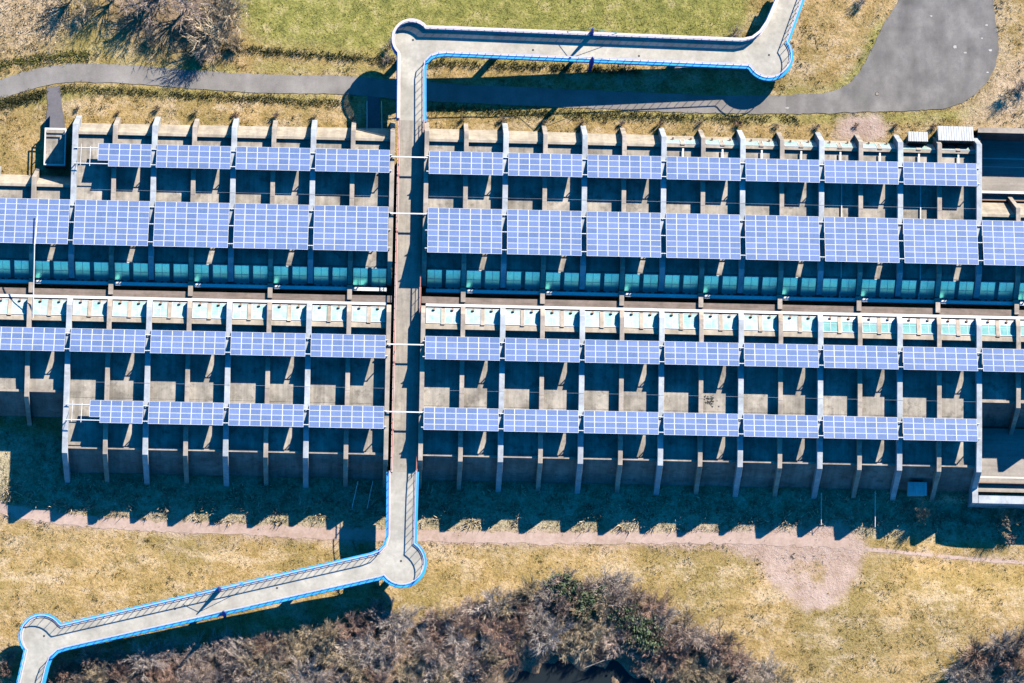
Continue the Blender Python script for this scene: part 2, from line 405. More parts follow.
dirt *= 1 - 0.5 * pxpoly_soft([(770, 553), (835, 556), (830, 575), (812, 590), (795, 585)], 1.6)
dirt = np.maximum(dirt, 0.85 * pxpoly_soft([(838, 116), (884, 114), (888, 140), (838, 140)], 1.2))
dirt = np.maximum(dirt, 0.5 * pxpoly_soft([(870, 548), (1060, 561), (1060, 566), (870, 554)], 0.5))
def attr(name, arr):
    a = me.attributes.new(name, 'FLOAT', 'POINT'); a.data.foreach_set('value', np.clip(arr, 0, 1).astype(np.float32).ravel())
for nme, arr in (('green', green), ('soil', soil), ('litter', litter), ('moss', moss), ('dirt', dirt)): attr(nme, arr)

gm, nt, b = new_mat('ground_cover'); p = pos(nt)
def A(n):
    a = nt.nodes.new('ShaderNodeAttribute'); a.attribute_name = n; return a.outputs['Fac']
fA = n_noise(nt, 0.10, 5, 0.6, p); fB = n_noise(nt, 0.55, 6, 0.7, p); fC = n_noise(nt, 3.2, 5, 0.75, p); fD = n_noise(nt, 7.5, 3, 0.7, p)
dry = n_ramp(nt, fB, [(0.28, (0.23, 0.155, 0.055)), (0.42, (0.41, 0.28, 0.11)), (0.55, (0.54, 0.375, 0.18)), (0.74, (0.68, 0.49, 0.29))])
dry = n_mix(nt, n_ramp(nt, fA, [(0.42, 0.0), (0.6, 0.85)]), dry, (0.32, 0.24, 0.09))
fE = n_noise(nt, 0.23, 6, 0.75, pos(nt, 1.0, 1.6, 1))
dry = n_mix(nt, n_ramp(nt, fE, [(0.50, 0.0), (0.62, 0.8)]), dry, (0.62, 0.475, 0.31))
dry = n_mix(nt, n_ramp(nt, fE, [(0.30, 0.7), (0.42, 0.0)]), dry, (0.24, 0.20, 0.08))
grn = n_ramp(nt, fB, [(0.3, (0.17, 0.18, 0.05)), (0.5, (0.32, 0.30, 0.085)), (0.7, (0.52, 0.44, 0.18))])
sl = n_ramp(nt, fB, [(0.3, (0.42, 0.30, 0.19)), (0.5, (0.62, 0.46, 0.31)), (0.75, (0.72, 0.57, 0.41))])
lt = n_ramp(nt, fB, [(0.3, (0.16, 0.115, 0.085)), (0.55, (0.30, 0.215, 0.15)), (0.75, (0.44, 0.335, 0.23))])
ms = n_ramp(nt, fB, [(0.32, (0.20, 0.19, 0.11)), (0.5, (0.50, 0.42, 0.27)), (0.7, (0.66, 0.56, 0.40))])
def thr(att, w=1.0):
    a = nt.nodes.new('ShaderNodeMath'); a.operation = 'MULTIPLY_ADD'; nt.links.new(att, a.inputs[0]); a.inputs[1].default_value = 1.6
    s = nt.nodes.new('ShaderNodeMath'); s.operation = 'SUBTRACT'; nt.links.new(fB, s.inputs[0]); s.inputs[1].default_value = 0.3 + 0.5 / w
    s2 = nt.nodes.new('ShaderNodeMath'); s2.operation = 'MULTIPLY'; nt.links.new(s.outputs[0], s2.inputs[0]); s2.inputs[1].default_value = w
    nt.links.new(s2.outputs[0], a.inputs[2]); c = nt.nodes.new('ShaderNodeClamp'); nt.links.new(a.outputs[0], c.inputs[0]); return c.outputs[0]
col = n_mix(nt, thr(A('green')), dry, grn); col = n_mix(nt, thr(A('soil')), col, sl)
dt = n_ramp(nt, fB, [(0.3, (0.34, 0.235, 0.18)), (0.5, (0.45, 0.33, 0.275)), (0.72, (0.52, 0.40, 0.345))])
dt = n_mix(nt, 0.5, dt, n_ramp(nt, fC, [(0.3, 0.6), (0.6, 1.0)]), 'MULTIPLY')
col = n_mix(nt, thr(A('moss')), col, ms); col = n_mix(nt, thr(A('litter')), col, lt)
col = n_mix(nt, 0.8, col, n_ramp(nt, fC, [(0.32, 0.42), (0.55, 1.0)]), 'MULTIPLY')
col = n_mix(nt, 0.6, col, n_ramp(nt, fD, [(0.3, 0.4), (0.55, 1.0)]), 'MULTIPLY')
col = n_mix(nt, thr(A('dirt'), 1.8), col, dt)
nt.links.new(col, b.inputs['Base Color']); b.inputs['Roughness'].default_value = 0.95; b.inputs['Specular IOR Level'].default_value = 0.1
bn = nt.nodes.new('ShaderNodeBump'); bn.inputs['Strength'].default_value = 0.9; bn.inputs['Distance'].default_value = 0.18
nt.links.new(fC, bn.inputs['Height']); nt.links.new(bn.outputs[0], b.inputs['Normal'])
me.materials.append(gm)
structure(link('ground', me), 'rough grassland of dry tan and green turf', 'ground')

dm, nt, b = new_mat('pink_dirt'); p = pos(nt)
f1 = n_noise(nt, 0.5, 6, 0.7, p); f2 = n_noise(nt, 3.0, 5, 0.7, p)
col = n_ramp(nt, f1, [(0.3, (0.36, 0.25, 0.19)), (0.48, (0.46, 0.335, 0.28)), (0.72, (0.53, 0.40, 0.345))])
col = n_mix(nt, 0.6, col, n_ramp(nt, f2, [(0.3, 0.6), (0.65, 1.0)]), 'MULTIPLY')
nt.links.new(col, b.inputs['Base Color']); b.inputs['Roughness'].default_value = 0.95; M['dirt'] = dm

g_ = lambda dz: (lambda x, y: h1(x, y) + dz)
structure(surface('path', path_o, g_(0.03), M['asphalt'], 1.0, jitter=0.13), 'narrow grey asphalt lane running along the top of the gallery', 'path')
structure(surface('turning_area', cul_o, g_(0.034), M['asphalt_lot'], 1.0, jitter=0.16), 'wide grey asphalt turning area at upper right', 'road')
structure(surface('access_path', stub_o, g_(0.026), M['asphalt_dark'], 1.0, jitter=0.08), 'short dark asphalt spur leading to the white railed platform', 'path')
structure(surface('side_path', stub2_o, g_(0.026), M['asphalt_dark'], 1.0, jitter=0.05), 'short dark spur in the shadow of the footbridge', 'path')
structure(surface('dirt_path', dirt_o, g_(0.006), M['dirt'], 1.0, jitter=0.35), 'pinkish dirt track along the shaded lower wall', 'path')
structure(surface('dirt_trail', trail_o, g_(0.006), M['dirt'], 1.0, jitter=0.12), 'thin pale trodden trail through dry grass at lower right', 'path')

# sunken carriageway and slip road at the right
x0, x1, y0, y1 = road_up
structure(surface('motorway', [(x0, y0), (x1, y0), (x1, y1), (x0, y1)], lambda x, y: -1.0, M['motorway'], 4.0), 'sunken motorway carriageway leaving the gallery at right', 'road')
mb = MB()
for yy, ww in ((17.6, 0.16), (16.55, 0.08)): mb.box(71.8, 140, yy - ww / 2, yy + ww / 2, -0.99, -0.985)
structure(mb.build('lane_marking', M['paint']), 'white lane lines on the sunken carriageway', 'road marking')
structure(surface('slip_road', [(71.6, -24.0), (140, -24.0), (140, -16.2), (71.6, -16.2)], lambda x, y: -0.1, M['motorway'], 4.0), 'beige slip road leaving the gallery at lower right', 'road')
mb = MB(); mb.box(71.8, 140, -22.3, -22.1, -0.095, -0.09)
structure(mb.build('edge_line', M['paint']), 'white edge line on the slip road', 'road marking')

rw = thing('retaining_wall', (75, 20.1, 0), 'long grey retaining wall holding the bank above the sunken carriageway', 'wall')
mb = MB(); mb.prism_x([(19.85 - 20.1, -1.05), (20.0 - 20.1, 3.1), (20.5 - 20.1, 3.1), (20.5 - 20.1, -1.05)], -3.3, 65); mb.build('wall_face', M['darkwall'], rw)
mb = MB(); mb.box(-3.35, 65, -0.18, 0.48, 3.1, 3.28); mb.build('coping', M['rib_tan'], rw)
mb = MB(); mb.box(-3.3, -2.95, -2.6, -0.3, -1.05, 2.5); mb.build('shadow_wing', M['darkwall'], rw)
bw = thing('road_barrier', (75, 13.2, -1), 'low white concrete barrier beside the sunken carriageway', 'barrier')
mb = MB(); mb.prism_x([(-0.32, 0), (-0.12, 0.75), (0.12, 0.75), (0.32, 0)], -3.2, 65); mb.build('barrier_body', M['white'], bw)
mb = MB(); mb.box(-3.2, 65, -1.0, -0.85, 0.0, 0.55); mb.build('guard_rail', M['tinbrown'], bw)
bw = thing('kerb_barrier', (75, -24.0, -0.1), 'stepped grey concrete barrier along the slip road edge', 'barrier')
for i, (a, c, d) in enumerate(((-3.2, 3.6, 0), (3.6, 12, 0.5), (12, 30, 0.9))):
    mb = MB(); mb.box(a, c - 0.05, -1.75 + d, -0.8 + d * 0.4, -3.5, 2.7); mb.build('barrier_block', M['rib_pale'], bw)
mb = MB(); mb.box(-3.95, -3.25, -1.74, 0.6, -3.5, 2.68); mb.build('shadow_wing', M['rib_pale'], bw)  # added wing, closes the lit gap between the rib and barrier shadows
mb = MB(); mb.box(-3.2, 30, 1.0, 1.12, 0.06, 0.5); mb.build('guard_rail', M['tinbrown'], bw)

# dark sheet that paints deep shade into the hollow at the bottom edge
wm, nt, b = new_mat('hollow_shade_dark'); b.inputs['Base Color'].default_value = (0.012, 0.018, 0.022, 1); b.inputs['Roughness'].default_value = 0.4; b.inputs['Specular IOR Level'].default_value = 0.2
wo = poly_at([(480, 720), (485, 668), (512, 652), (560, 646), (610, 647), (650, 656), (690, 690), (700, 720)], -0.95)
structure(surface('hollow_shade', wo, lambda x, y: -0.95, wm, 2.0), 'dark sheet standing in for deep shade in the hollow below the thicket', 'painted shade')

# ------------------------------------------------------------------ gallery cross-sections
ZS = 5.2
LX = [0.0 - 9.6 * k for k in range(7)]           # rib lines left of the footbridge
RX = [4.1314 + 9.6 * k for k in range(10)]       # rib lines right of the footbridge
EL_, ER_ = -38.4, RX[7]                          # where the outer lanes end
def up_prof(lip, top, main):
    a = 0.7; k = 3.0 if main else 2.85
    return [(lip + a + k, -0.9), (lip + a, top), (1.6, top), (0.9, top - 0.7), (-0.85, 4.15), (-0.85, 3.0), (0.9, 4.82), (lip - 0.2, 4.82), (lip + 2.4, -0.9)]
def low_prof(lip, top, main):
    a = 0.75; k = 2.9 if main else 2.75
    return [(-3.55, 4.4), (-3.55, 5.75), (-4.6, top), (lip + 2.6, top), (lip - a, top - 0.3), (lip - a - k, -0.95), (lip - 1.7, -0.95), (lip + 0.2, 4.82), (-5.5, 4.82)]
_ribm = {}
def rib_mesh(side, lip, top, main):
    key = (side, lip, top, main)
    if key not in _ribm:
        prof = (up_prof if side == 'u' else low_prof)(lip, top, main)
        wd = 0.33 if main else 0.28
        mb = MB(); mb.prism_x(prof, -wd, wd)
        o = mb.build('rib', M['rib_pale'] if main else M['rib_tan'])
        bm = bmesh.new(); bm.from_mesh(o.data)
        bmesh.ops.bevel(bm, geom=[e for e in bm.edges if e.calc_length() > 1.0], offset=0.03, segments=1, affect='EDGES')
        bm.to_mesh(o.data); bm.free()
        _ribm[key] = o.data; bpy.data.objects.remove(o)
    return _ribm[key]

def window_meshes():
    out = {}
    for nm, wd, ln, wide in (('in_up', 1.80, 2.62, 0.05), ('in_low', 1.86, 2.3, 0.09), ('top', 1.8, 2.9, 0.09), ('low_teal', 1.86, 2.3, 0.09)):
        fr = MB(); t = 0.09; hw, hl = wd / 2, ln / 2
        topw = 0.75 if nm == 'low_teal' else wide
        botw = topw; topw = wide
        fr.box(-hw, hw, hl - topw, hl, 0, t); fr.box(-hw, hw, -hl, -hl + botw, 0, t)
        fr.box(-hw, -hw + wide, -hl + botw, hl - topw, 0, t); fr.box(hw - wide, hw, -hl + botw, hl - topw, 0, t)
        fr.box(-0.025, 0.025, -hl + botw, hl - topw, 0.01, t - 0.02)
        fr.box(-hw + wide, -0.025, -0.1, -0.055, 0.01, t - 0.02); fr.box(0.025, hw - wide, -0.1, -0.055, 0.01, t - 0.02)
        if nm == 'in_up':      # white ventilator feet below the pane
            fr.box(-0.62, -0.18, -hl - 0.34, -hl - 0.06, 0.0, 0.16); fr.box(0.15, 0.55, -hl - 0.36, -hl - 0.06, 0.0, 0.14)
        pn = MB(); pn.box(-hw + wide, hw - wide, -hl + botw, hl - topw, 0.005, 0.045)
        a = fr.build('window', M['alu']); c = pn.build('pane', M['glass_teal'] if nm == 'low_teal' else M['glass_up'] if nm == 'in_up' else M['glass'])
        h = None
        if nm in ('in_low', 'top', 'low_teal'):
            hb = MB(); hb.box(-0.1, 0.1, -hl + 0.16, -hl + 0.46, t, t + 0.26); h = hb.build('hook', M['tinbrown'])
        out[nm] = (a.data, c.data, h.data if h else None)
        for o in (a, c, h):
            if o: bpy.data.objects.remove(o)
    return out
WM = window_meshes()
def window(parent, kind, x, y, z, rx, base):
    a, c, h = WM[kind]
    o = link('window', a, parent, (x - base[0], y - base[1], z - base[2]), (rx, 0, 0))
    link('pane', c, o)
    if h: link('hook', h, o)

def gallery(side, ribs, ends, label):
    """ribs: x of the main ribs; ends: list of (x0, x1, lip) blocks of roof"""
    xa, xb = min(e[0] for e in ends), max(e[1] for e in ends)
    base = ((xa + xb) / 2, 8.0 if side == 'u' else -13.0, 0.0)
    t = thing('motorway_gallery', base, label, 'gallery', 'concrete motorway gallery sections')
    B = lambda mb, nm, mat: mb.build(nm, mat, t, tuple(-v for v in base))
    s = 1 if side == 'u' else -1
    lipof = lambda x: [e[2] for e in ends if e[0] - 0.4 <= x <= e[1] + 0.4]
    mb = MB()
    for a, c, lip in ends:
        if side == 'u': mb.prism_x([(1.15, 4.75), (1.15, ZS), (lip - 0.3, ZS), (lip - 0.3, 4.75)], a, c)
        else: mb.prism_x([(-6.4, 4.75), (-6.4, ZS), (lip + 0.12, ZS - 0.02), (lip + 0.12, 4.75)], a, c)
    B(mb, 'roof_slab', M['slab'])
    for a, c, lip in ends:                       # battered outer wall
        mb = MB()
        if side == 'u': mb.prism_x([(lip - 0.32, 4.7), (lip - 0.32, 5.6), (lip, 5.6), (lip + 2.85, -1.1), (lip + 2.3, -1.1), (lip - 0.1, 4.7)], a + 0.004, c - 0.004)
        else: mb.prism_x([(lip + 0.14, 4.7), (lip + 0.14, 5.4), (lip, 5.4), (lip - 2.4, -1.0), (lip - 1.9, -1.0), (lip + 0.05, 4.7)], a + 0.004, c - 0.004)
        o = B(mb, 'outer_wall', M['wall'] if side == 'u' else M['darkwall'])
        if side == 'l':
            mb = MB(); mb.box(a + 0.01, c - 0.01, lip - 0.06, lip + 0.22, 5.4, 5.5); B(mb, 'lip', M['rib_tan'])
    # end wall where the outer lane stops (left) or portal pier (right)
    mb = MB(); ex = EL_ if ribs[0] <= 0 else ER_
    l1, l2 = sorted({e[2] for e in ends}, key=abs)
    if side == 'u':
        mb.prism_x([(l1 - 0.3, -1), (l1 - 0.3, 5.1), (l2 - 0.25, 5.1), (l2 + 2.4, -1)] if ribs[0] <= 0 else [(l1 - 0.3, -1), (l1 - 0.3, 5.0), (l1 + 0.8, 5.0), (l1 + 2, -1)], ex - 0.2, ex + 0.2)
    else:
        mb.prism_x([(l1 + 0.3, -0.2), (l1 + 0.3, 5.1), (l2 + 0.25, 5.1), (l2 - 1.5, -0.2)] if ribs[0] <= 0 else [(l1 + 0.3, -0.2), (l1 + 0.3, 5.0), (l1 - 0.7, 5.0), (l1 - 1.7, -0.2)], ex - 0.2, ex + 0.2)
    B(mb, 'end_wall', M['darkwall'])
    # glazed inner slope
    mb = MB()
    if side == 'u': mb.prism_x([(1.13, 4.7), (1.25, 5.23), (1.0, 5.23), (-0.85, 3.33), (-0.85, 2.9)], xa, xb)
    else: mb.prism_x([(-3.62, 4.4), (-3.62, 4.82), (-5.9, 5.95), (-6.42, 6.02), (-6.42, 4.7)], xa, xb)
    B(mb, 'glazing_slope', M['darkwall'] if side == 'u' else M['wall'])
    # white edge beam
    mb = MB()
    if side == 'u': mb.box(xa, xb, -1.62, -1.2, 3.5, 4.15)
    else: mb.box(xa, xb, -3.5, -3.16, 4.4, 5.04)
    B(mb, 'edge_beam', M['white'])
    mb = MB()
    if side == 'u': mb.box(xa, xb, -1.18, -0.87, 3.0, 3.3); B(mb, 'gutter', M['darkwall'])
    # ribs
    full = [e for e in ends if abs(e[2]) > 14.9 + (2 if side == 'l' else 0)]
    fa, fb = full[0][0], full[0][1]
    lips = {True: max((e[2] for e in ends), key=abs), False: min((e[2] for e in ends), key=abs)}
    hs = sorted(ribs + [x + 4.8 for x in ribs if x + 4.8 < xb and not (0 <= x + 4.8 <= 4.1)])
    for x in hs:
        main = any(abs(x - r) < 0.01 for r in ribs) and abs(x - RX[0]) > 0.01
        isfull = fa - 0.3 <= x <= fb + 0.3
        link('rib', rib_mesh(side, lips[isfull], 6.7 if main or abs(x - RX[0]) < 0.01 else 6.45, main), t, (x - base[0], -base[1], 0))
    # windows
    for r in ribs:
        for d in (1.3, 3.55, 6.05, 8.3):
            x = r + d
            if x > xb - 0.6 or x < xa + 0.6 or 0 < x < 4.1: continue
            if side == 'u':
                window(t, 'in_up', x, 0.12 - 0.02, 4.32, math.atan2(1.9, 1.85), base)
            else:
                q = 'low_teal' if x > 52 else 'in_low'
                window(t, q, x, -4.74, 5.385, 0, base)
                o = t.children[-1]; o.rotation_euler = (math.atan2(1.13, 2.28), 0, math.pi)
        if side == 'l':
            for d in (2.4, 7.2):
                if xa < r + d < xb and not 0 < r + d < 4.1:
                    mb = MB(); mb.prism_x([(-3.7, 4.8), (-3.7, 5.02), (-5.86, 6.1), (-5.86, 5.85)], r + d - 0.24, r + d + 0.24); B(mb, 'mullion', M['rib_tan'])
        else:
            for d in (2.4, 7.2):
                if xa < r + d < xb and not 0 < r + d < 4.1:
                    mb = MB(); mb.prism_x([(1.05, 5.4), (1.05, 5.1), (-0.8, 3.3), (-0.8, 3.55)], r + d - 0.2, r + d + 0.2); B(mb, 'mullion', M['darkwall'])
    return t, base, B

HB = 2.0
gal = {}
gal['ul'] = gallery('u', LX[1:], [(EL_, -0.3, 16.95), (-64, EL_, 10.35)], 'upper gallery section left of the footbridge, ribbed beige concrete roof under two solar rows')
gal['ur'] = gallery('u', RX, [(RX[0] + 0.3, ER_, 17.05), (ER_, 98, 9.3)], 'upper gallery section right of the footbridge, with white windows along its outer wall')
gal['ll'] = gallery('l', LX[1:], [(EL_, -0.3, -21.75), (-64, EL_, -15.0)], 'lower gallery section left of the footbridge, with sunlit white glazing along its top')
gal['lr'] = gallery('l', RX, [(RX[0] + 0.3, ER_, -21.75), (ER_, 98, -13.8)], 'lower gallery section right of the footbridge, long shaded wall with buttresses')
# ribs that flank the footbridge
for key, x, side, lip in (('ul', 0.0, 'u', 16.95), ('ll', 0.0, 'l', -21.75)):
    t, base, B = gal[key]
    link('rib', rib_mesh(side, lip, 6.7, False), t, (x - base[0] - 0.02, -base[1], 0))

# median walkway with struts, rising a little towards the footbridge
for key, segs in (('ul', [(-64, 4.72), (-7, 4.72), (-1.0, 5.0), (0.3, 5.02)]), ('ur', [(3.9, 5.02), (5, 5.0), (11, 4.72), (98, 4.72)])):
    t, base, B = gal[key]; mb = MB()
    for (a, za), (c, zc) in zip(segs, segs[1:]):
        vs = [(a, -3.12, za), (c, -3.12, zc), (c, -2.3, zc), (a, -2.3, za)]
        mb.add(vs + [(x, y, 4.2) for x, y, z in vs], [(0, 1, 2, 3), (0, 4, 5, 1), (2, 6, 7, 3), (4, 7, 6, 5)])
    B(mb, 'median_walkway', M['strip'])
    for r in (LX[1:] if key == 'ul' else RX):
        x = r + 4.8
        if 0 < x < 4.1 or x < -60: continue
        mb = MB(); mb.box(x - 0.28, x + 0.28, -2.9, -1.64, 4.3, 5.09); mb.box(x - 0.35, x + 0.35, -1.64, -1.0, 4.16, 4.4); B(mb, 'strut', M['rib_tan'])
for key, ys_ in (('ul', (9.6,)), ('ur', (9.7,)), ('ll', (-13.9,)), ('lr', (-14.0,))):
    t, base, B = gal[key]; xa, xb = (EL_ + 0.4, -0.4) if key[1] == 'l' else (RX[0] + 0.4, ER_ - 0.4)
    for yy in ys_:
        mb = MB(); mb.tube((xa, yy, 6.73), (xb, yy, 6.73), 0.012, 5); B(mb, 'conductor_cable', M['rib_pale'])
# windows in the outer wall, upper right
t, base, B = gal['ur']
ang = math.atan2(6.7, 2.85)
for r in RX[3:7]:
    for d in (1.3, 3.5, 6.1, 8.3):
        z = 4.2; y = 17.05 + (5.6 - z) / 6.7 * 2.85 + 0.02
        window(t, 'top', r + d, y, z, 0, base)
        t.children[-1].rotation_euler = (ang, 0, math.pi)
    for d in (2.36, 7.22):
        mb = MB(); mb.prism_x([(16.98, 5.5), (17.0, 5.7), (17.12, 5.72), (17.95, 3.76), (17.7, 3.76)], r + d - 0.26, r + d + 0.26); B(mb, 'mullion', M['rib_tan'])

# ------------------------------------------------------------------ solar arrays
PW = (9.6 - 0.62) / 7
def module_mesh(ph):
    mb = MB(); a, l, f = PW - 0.02, ph - 0.016, 0.032
    x0, x1, y0, y1 = -a / 2, a / 2, -l / 2, l / 2
    mb.box(x0, x1, y0, y0 + f, -0.02, 0.022); mb.box(x0, x1, y1 - f, y1, -0.02, 0.022)
    mb.box(x0, x0 + f * 1.25, y0 + f, y1 - f, -0.02, 0.022); mb.box(x1 - f * 1.25, x1, y0 + f, y1 - f, -0.02, 0.022)
    mb.box(x0 + f * 1.25, x1 - f * 1.25, y0 + f, y1 - f, -0.015, 0.012, 1)
    o = mb.build('solar_module', [M['alu'], M['cells']]); d = o.data; bpy.data.objects.remove(o); return d
ROWS = {  # low edge y, high edge y, low z, high z, module rows
    1: (15.3, 12.3, 6.72, 7.6, 4), 2: (8.3, 2.45, 6.72, 8.6, 8), 3: (-7.45, -10.45, 6.78, 7.95, 4), 4: (-16.1, -19.0, 6.78, 7.96, 4)}
ROWNAME = {1: 'top line of arrays', 2: 'second line', 3: 'third line', 4: 'bottom line'}
ORD = ['first', 'second', 'third', 'fourth', 'fifth', 'sixth', 'seventh', 'eighth', 'ninth']
def make_array(row, special=False):
    y0, y1, z0, z1, n = ROWS[row]; L = math.hypot(y1 - y0, z1 - z0); ph = L / n; tilt = math.atan2(z1 - z0, y0 - y1)
    c, s = math.cos(tilt), math.sin(tilt)
    t = thing('solar_array', (0, y0, z0), 'x', 'solar array', 'solar arrays over the gallery roofs')
    md = module_mesh(ph)
    for i in range(7):
        if special and i < 2: continue
        for j in range(n):
            if special and i == 2 and j == n - 1: continue
            d = (j + 0.5) * ph
            link('solar_module', md, t, ((i - 3) * PW, -d * c, d * s), (-tilt, 0, 0))
    offs = [0.12, 0.5, 0.9] if n > 4 else [0.2, 0.88]
    pr = MB(); pr.box(-4.79, 4.79, -0.045, 0.045, -0.05, 0.05)
    po = None
    for k, u in enumerate(offs):
        d = u * L
        y, z = -d * c - 0.07 * s, d * s - 0.075
        if po is None: po = pr.build('purlin', M['alu'], t, (0, y, z), (-tilt, 0, 0))
        else: link('purlin', po.data, t, (0, y, z), (-tilt, 0, 0))
        hz = z0 + z - 6.7
        for sx in (-4.66, 4.66):
            lg = MB(); lg.box(-0.05, 0.05, -0.05, 0.05, -max(hz, 0.04) - 0.02, -0.052); lg.build('post', M['alu'], t, (sx, y, z))
    if special:
        mb = MB(); mb.tube((-2 * PW - 0.3, -0.4, 0.1), (-2 * PW - 0.3, -L * c * 1.0, L * s), 0.04); mb.tube((-3.1 * PW, -0.1, 0.05), (-3.1 * PW, -L * c * 0.98, L * s), 0.03)
        mb.build('support_rail', M['alu'], t)
    return t
def copy_tree(o, parent=None):
    c = o.copy(); COL.objects.link(c)
    if parent: c.parent = parent
    for ch in list(o.children): copy_tree(ch, c)
    return c
for row in (1, 2, 3, 4):
    size = {1: 'low four-row', 2: 'tall eight-row', 3: 'low four-row', 4: 'low four-row'}[row]
    spots = []
    nl = 4 if row in (1, 4) else 5
    for k in range(1, nl + 1):
        if row in (1, 4) and k == 4: continue
        spots.append((LX[k] + 4.8, 'left', k))
    for k in range(7 if row in (1, 4) else 8): spots.append((RX[k] + 4.8, 'right', k + 1))
    proto = make_array(row)
    for i, (x, sd_, k) in enumerate(spots):
        o = proto if i == 0 else copy_tree(proto)
        o.location.x = x
        o['label'] = f'{size} blue solar array, {ROWNAME[row]}, {ORD[k - 1]} bay {sd_} of the footbridge'
    if row in (1, 4):
        o = make_array(row, True); o.location.x = LX[4] + 4.8
        o['label'] = f'shorter blue solar array with bare rails at the left end of the {"top" if row == 1 else "bottom"} line'

# ------------------------------------------------------------------ footbridge
def zdeck(x, y):
    if y > 20: return 5.05 - 0.036 * max(0, min(x, 47) - 5) - 0.05 * max(0, y - 30.5) * (1 if x > 40 else 0)
    if y < -24: return 5.05 - 0.05 * min(8.6, max(0, -25.5 - y)) - 0.026 * max(0, -1 - x) - 0.05 * max(0, -45 - y)
    return 5.05
def arc(cx, cy, r, a0, a1, n=12):
    return [(cx + r * math.cos(R_(a0 + (a1 - a0) * i / n)), cy + r * math.sin(R_(a0 + (a1 - a0) * i / n))) for i in range(n + 1)]
def chain(px):
    out = []
    for a, b in px:
        z = 5.0
        for _ in range(3): X, Y = at(a, b, z); z = zdeck(X, Y)
        out.append((X, Y))
    return out
# (pixel angles: y grows downwards)
upL = chain([(399, 120)] + [(399.5, 58)] + arc(411.5, 40.5, 18, 133, 322, 16) + [(432, 29.5), (742, 42)] + [(752, 40), (760, 34), (767, 24)] + [(777.5, 0), (784, -16)])
upR = chain([(423.5, 122), (423.5, 70)] + [(425, 62), (430.5, 56.5), (438, 54), (446, 53.3)] + [(748, 66)] + arc(769, 56.5, 21.5, 150, -38, 16) + [(801.5, 0), (809, -20)])
loR = chain([(416, 472), (414, 540)] + arc(402, 563, 22, -58, 145, 16) + [(378, 577.5), (66, 647.5)] + [(57, 650.5), (50, 657), (46.5, 666)] + [(42, 684), (38, 700)])
loL = chain([(389.5, 472), (389, 536)] + [(386, 546), (380, 552), (371, 555.5)] + [(61, 626.5)] + arc(42, 636.5, 20.5, -35, -222, 16) + [(20, 680), (15, 700)])
fb = thing('footbridge', (2.1, -2.0, 0), 'long pale footbridge with blue edges zigzagging over the galleries on ramps', 'footbridge')
inv = (-2.1, 2.0, 0)
def fpart(mb, nm, mat, **k): return mb.build(nm, mat, fb, inv, **k)
def deck_part(poly, mat, nm='deck'):
    o = surface(nm, poly, lambda x, y: zdeck(x, y), mat, 2.0, fb); o.location = inv
    o2 = surface('soffit', poly, lambda x, y: zdeck(x, y) - 0.4, M['darkwall'], 4.0, fb); o2.location = inv
deck_part(upL + upR[::-1], M['deck']); deck_part(loL + loR[::-1], M['deck'])
cx0, cx1 = 0.75, 3.72
ytop, ybot = upL[0][1] - 0.02, loL[0][1] + 0.02
mb = MB(); mb.box(cx0, cx1, ybot, ytop, 4.6, 5.052); fpart(mb, 'deck', M['deck_old'])
def z3(c): return [(x, y, zdeck(x, y)) for x, y in c]
def resample(c, step):
    out = []; carry = 0.0
    for a, b in zip(c, c[1:]):
        a, b = Vector(a), Vector(b); L = (b - a).length; d = carry
        while d < L: out.append((a.lerp(b, d / L), (b - a).normalized())); d += step
        carry = d - L
    return out
def densify(c, step=1.5):
    out = []
    for a, b in zip(c, c[1:]):
        n = max(1, int(math.dist(a, b) / step))
        out += [(a[0] + (b[0] - a[0]) * i / n, a[1] + (b[1] - a[1]) * i / n) for i in range(n)]
    return out + [c[-1]]
def railing(c, side, infill, toprail, postmat, step=0.95):
    """side +1: the walkway lies to the left of the chain direction"""
    c = densify(c); p = z3(c); o = lambda a, b_: (min(side * a, side * b_), max(side * a, side * b_))
    mb = MB(); mb.beam(p, *o(-0.36, 0.02), -0.5, 0.12); fpart(mb, 'edge_beam', M['blue'])
    mb = MB(); mb.beam(p, *o(0.02, 0.16), 0.001, 0.10); fpart(mb, 'kerb', M['rail_white'])
    rl = MB(); rl.beam(p, *(o(-0.24, 0.06) if infill else o(-0.07, 0.03)), 1.12, 1.2); top = fpart(rl, 'handrail', toprail)
    lr = MB(); lr.beam(p, *o(-0.05, 0.01), 0.14, 0.19)
    fpart(lr, 'lower_rail', M['blue'])
    ps = MB()
    for q, t in resample(c, step):
        n = Vector((-t.y, t.x)); z = zdeck(q.x, q.y)
        qq = q + n * (-0.02 * side)
        ps.tube((qq.x, qq.y, z + 0.1), (qq.x, qq.y, z + 1.12), 0.035, 5)
    fpart(ps, 'railing_posts', postmat)
    if infill:
        mb = MB(); mb.beam(p, *o(0.02, 0.022), 0.42, 1.1); fpart(mb, 'infill_panel', M['perf'])
        mb = MB(); mb.beam(p, *o(-0.004, 0.045), 0.12, 0.42); fpart(mb, 'base_rail', M['blue'])
railing(upL, -1, True, M['rail_white'], M['rail_red'])
railing(upR, 1, False, M['rail_lav'], M['blue'])
railing(loR, -1, False, M['rail_lav'], M['blue'])
railing(loL, 1, False, M['rail_lav'], M['blue'])
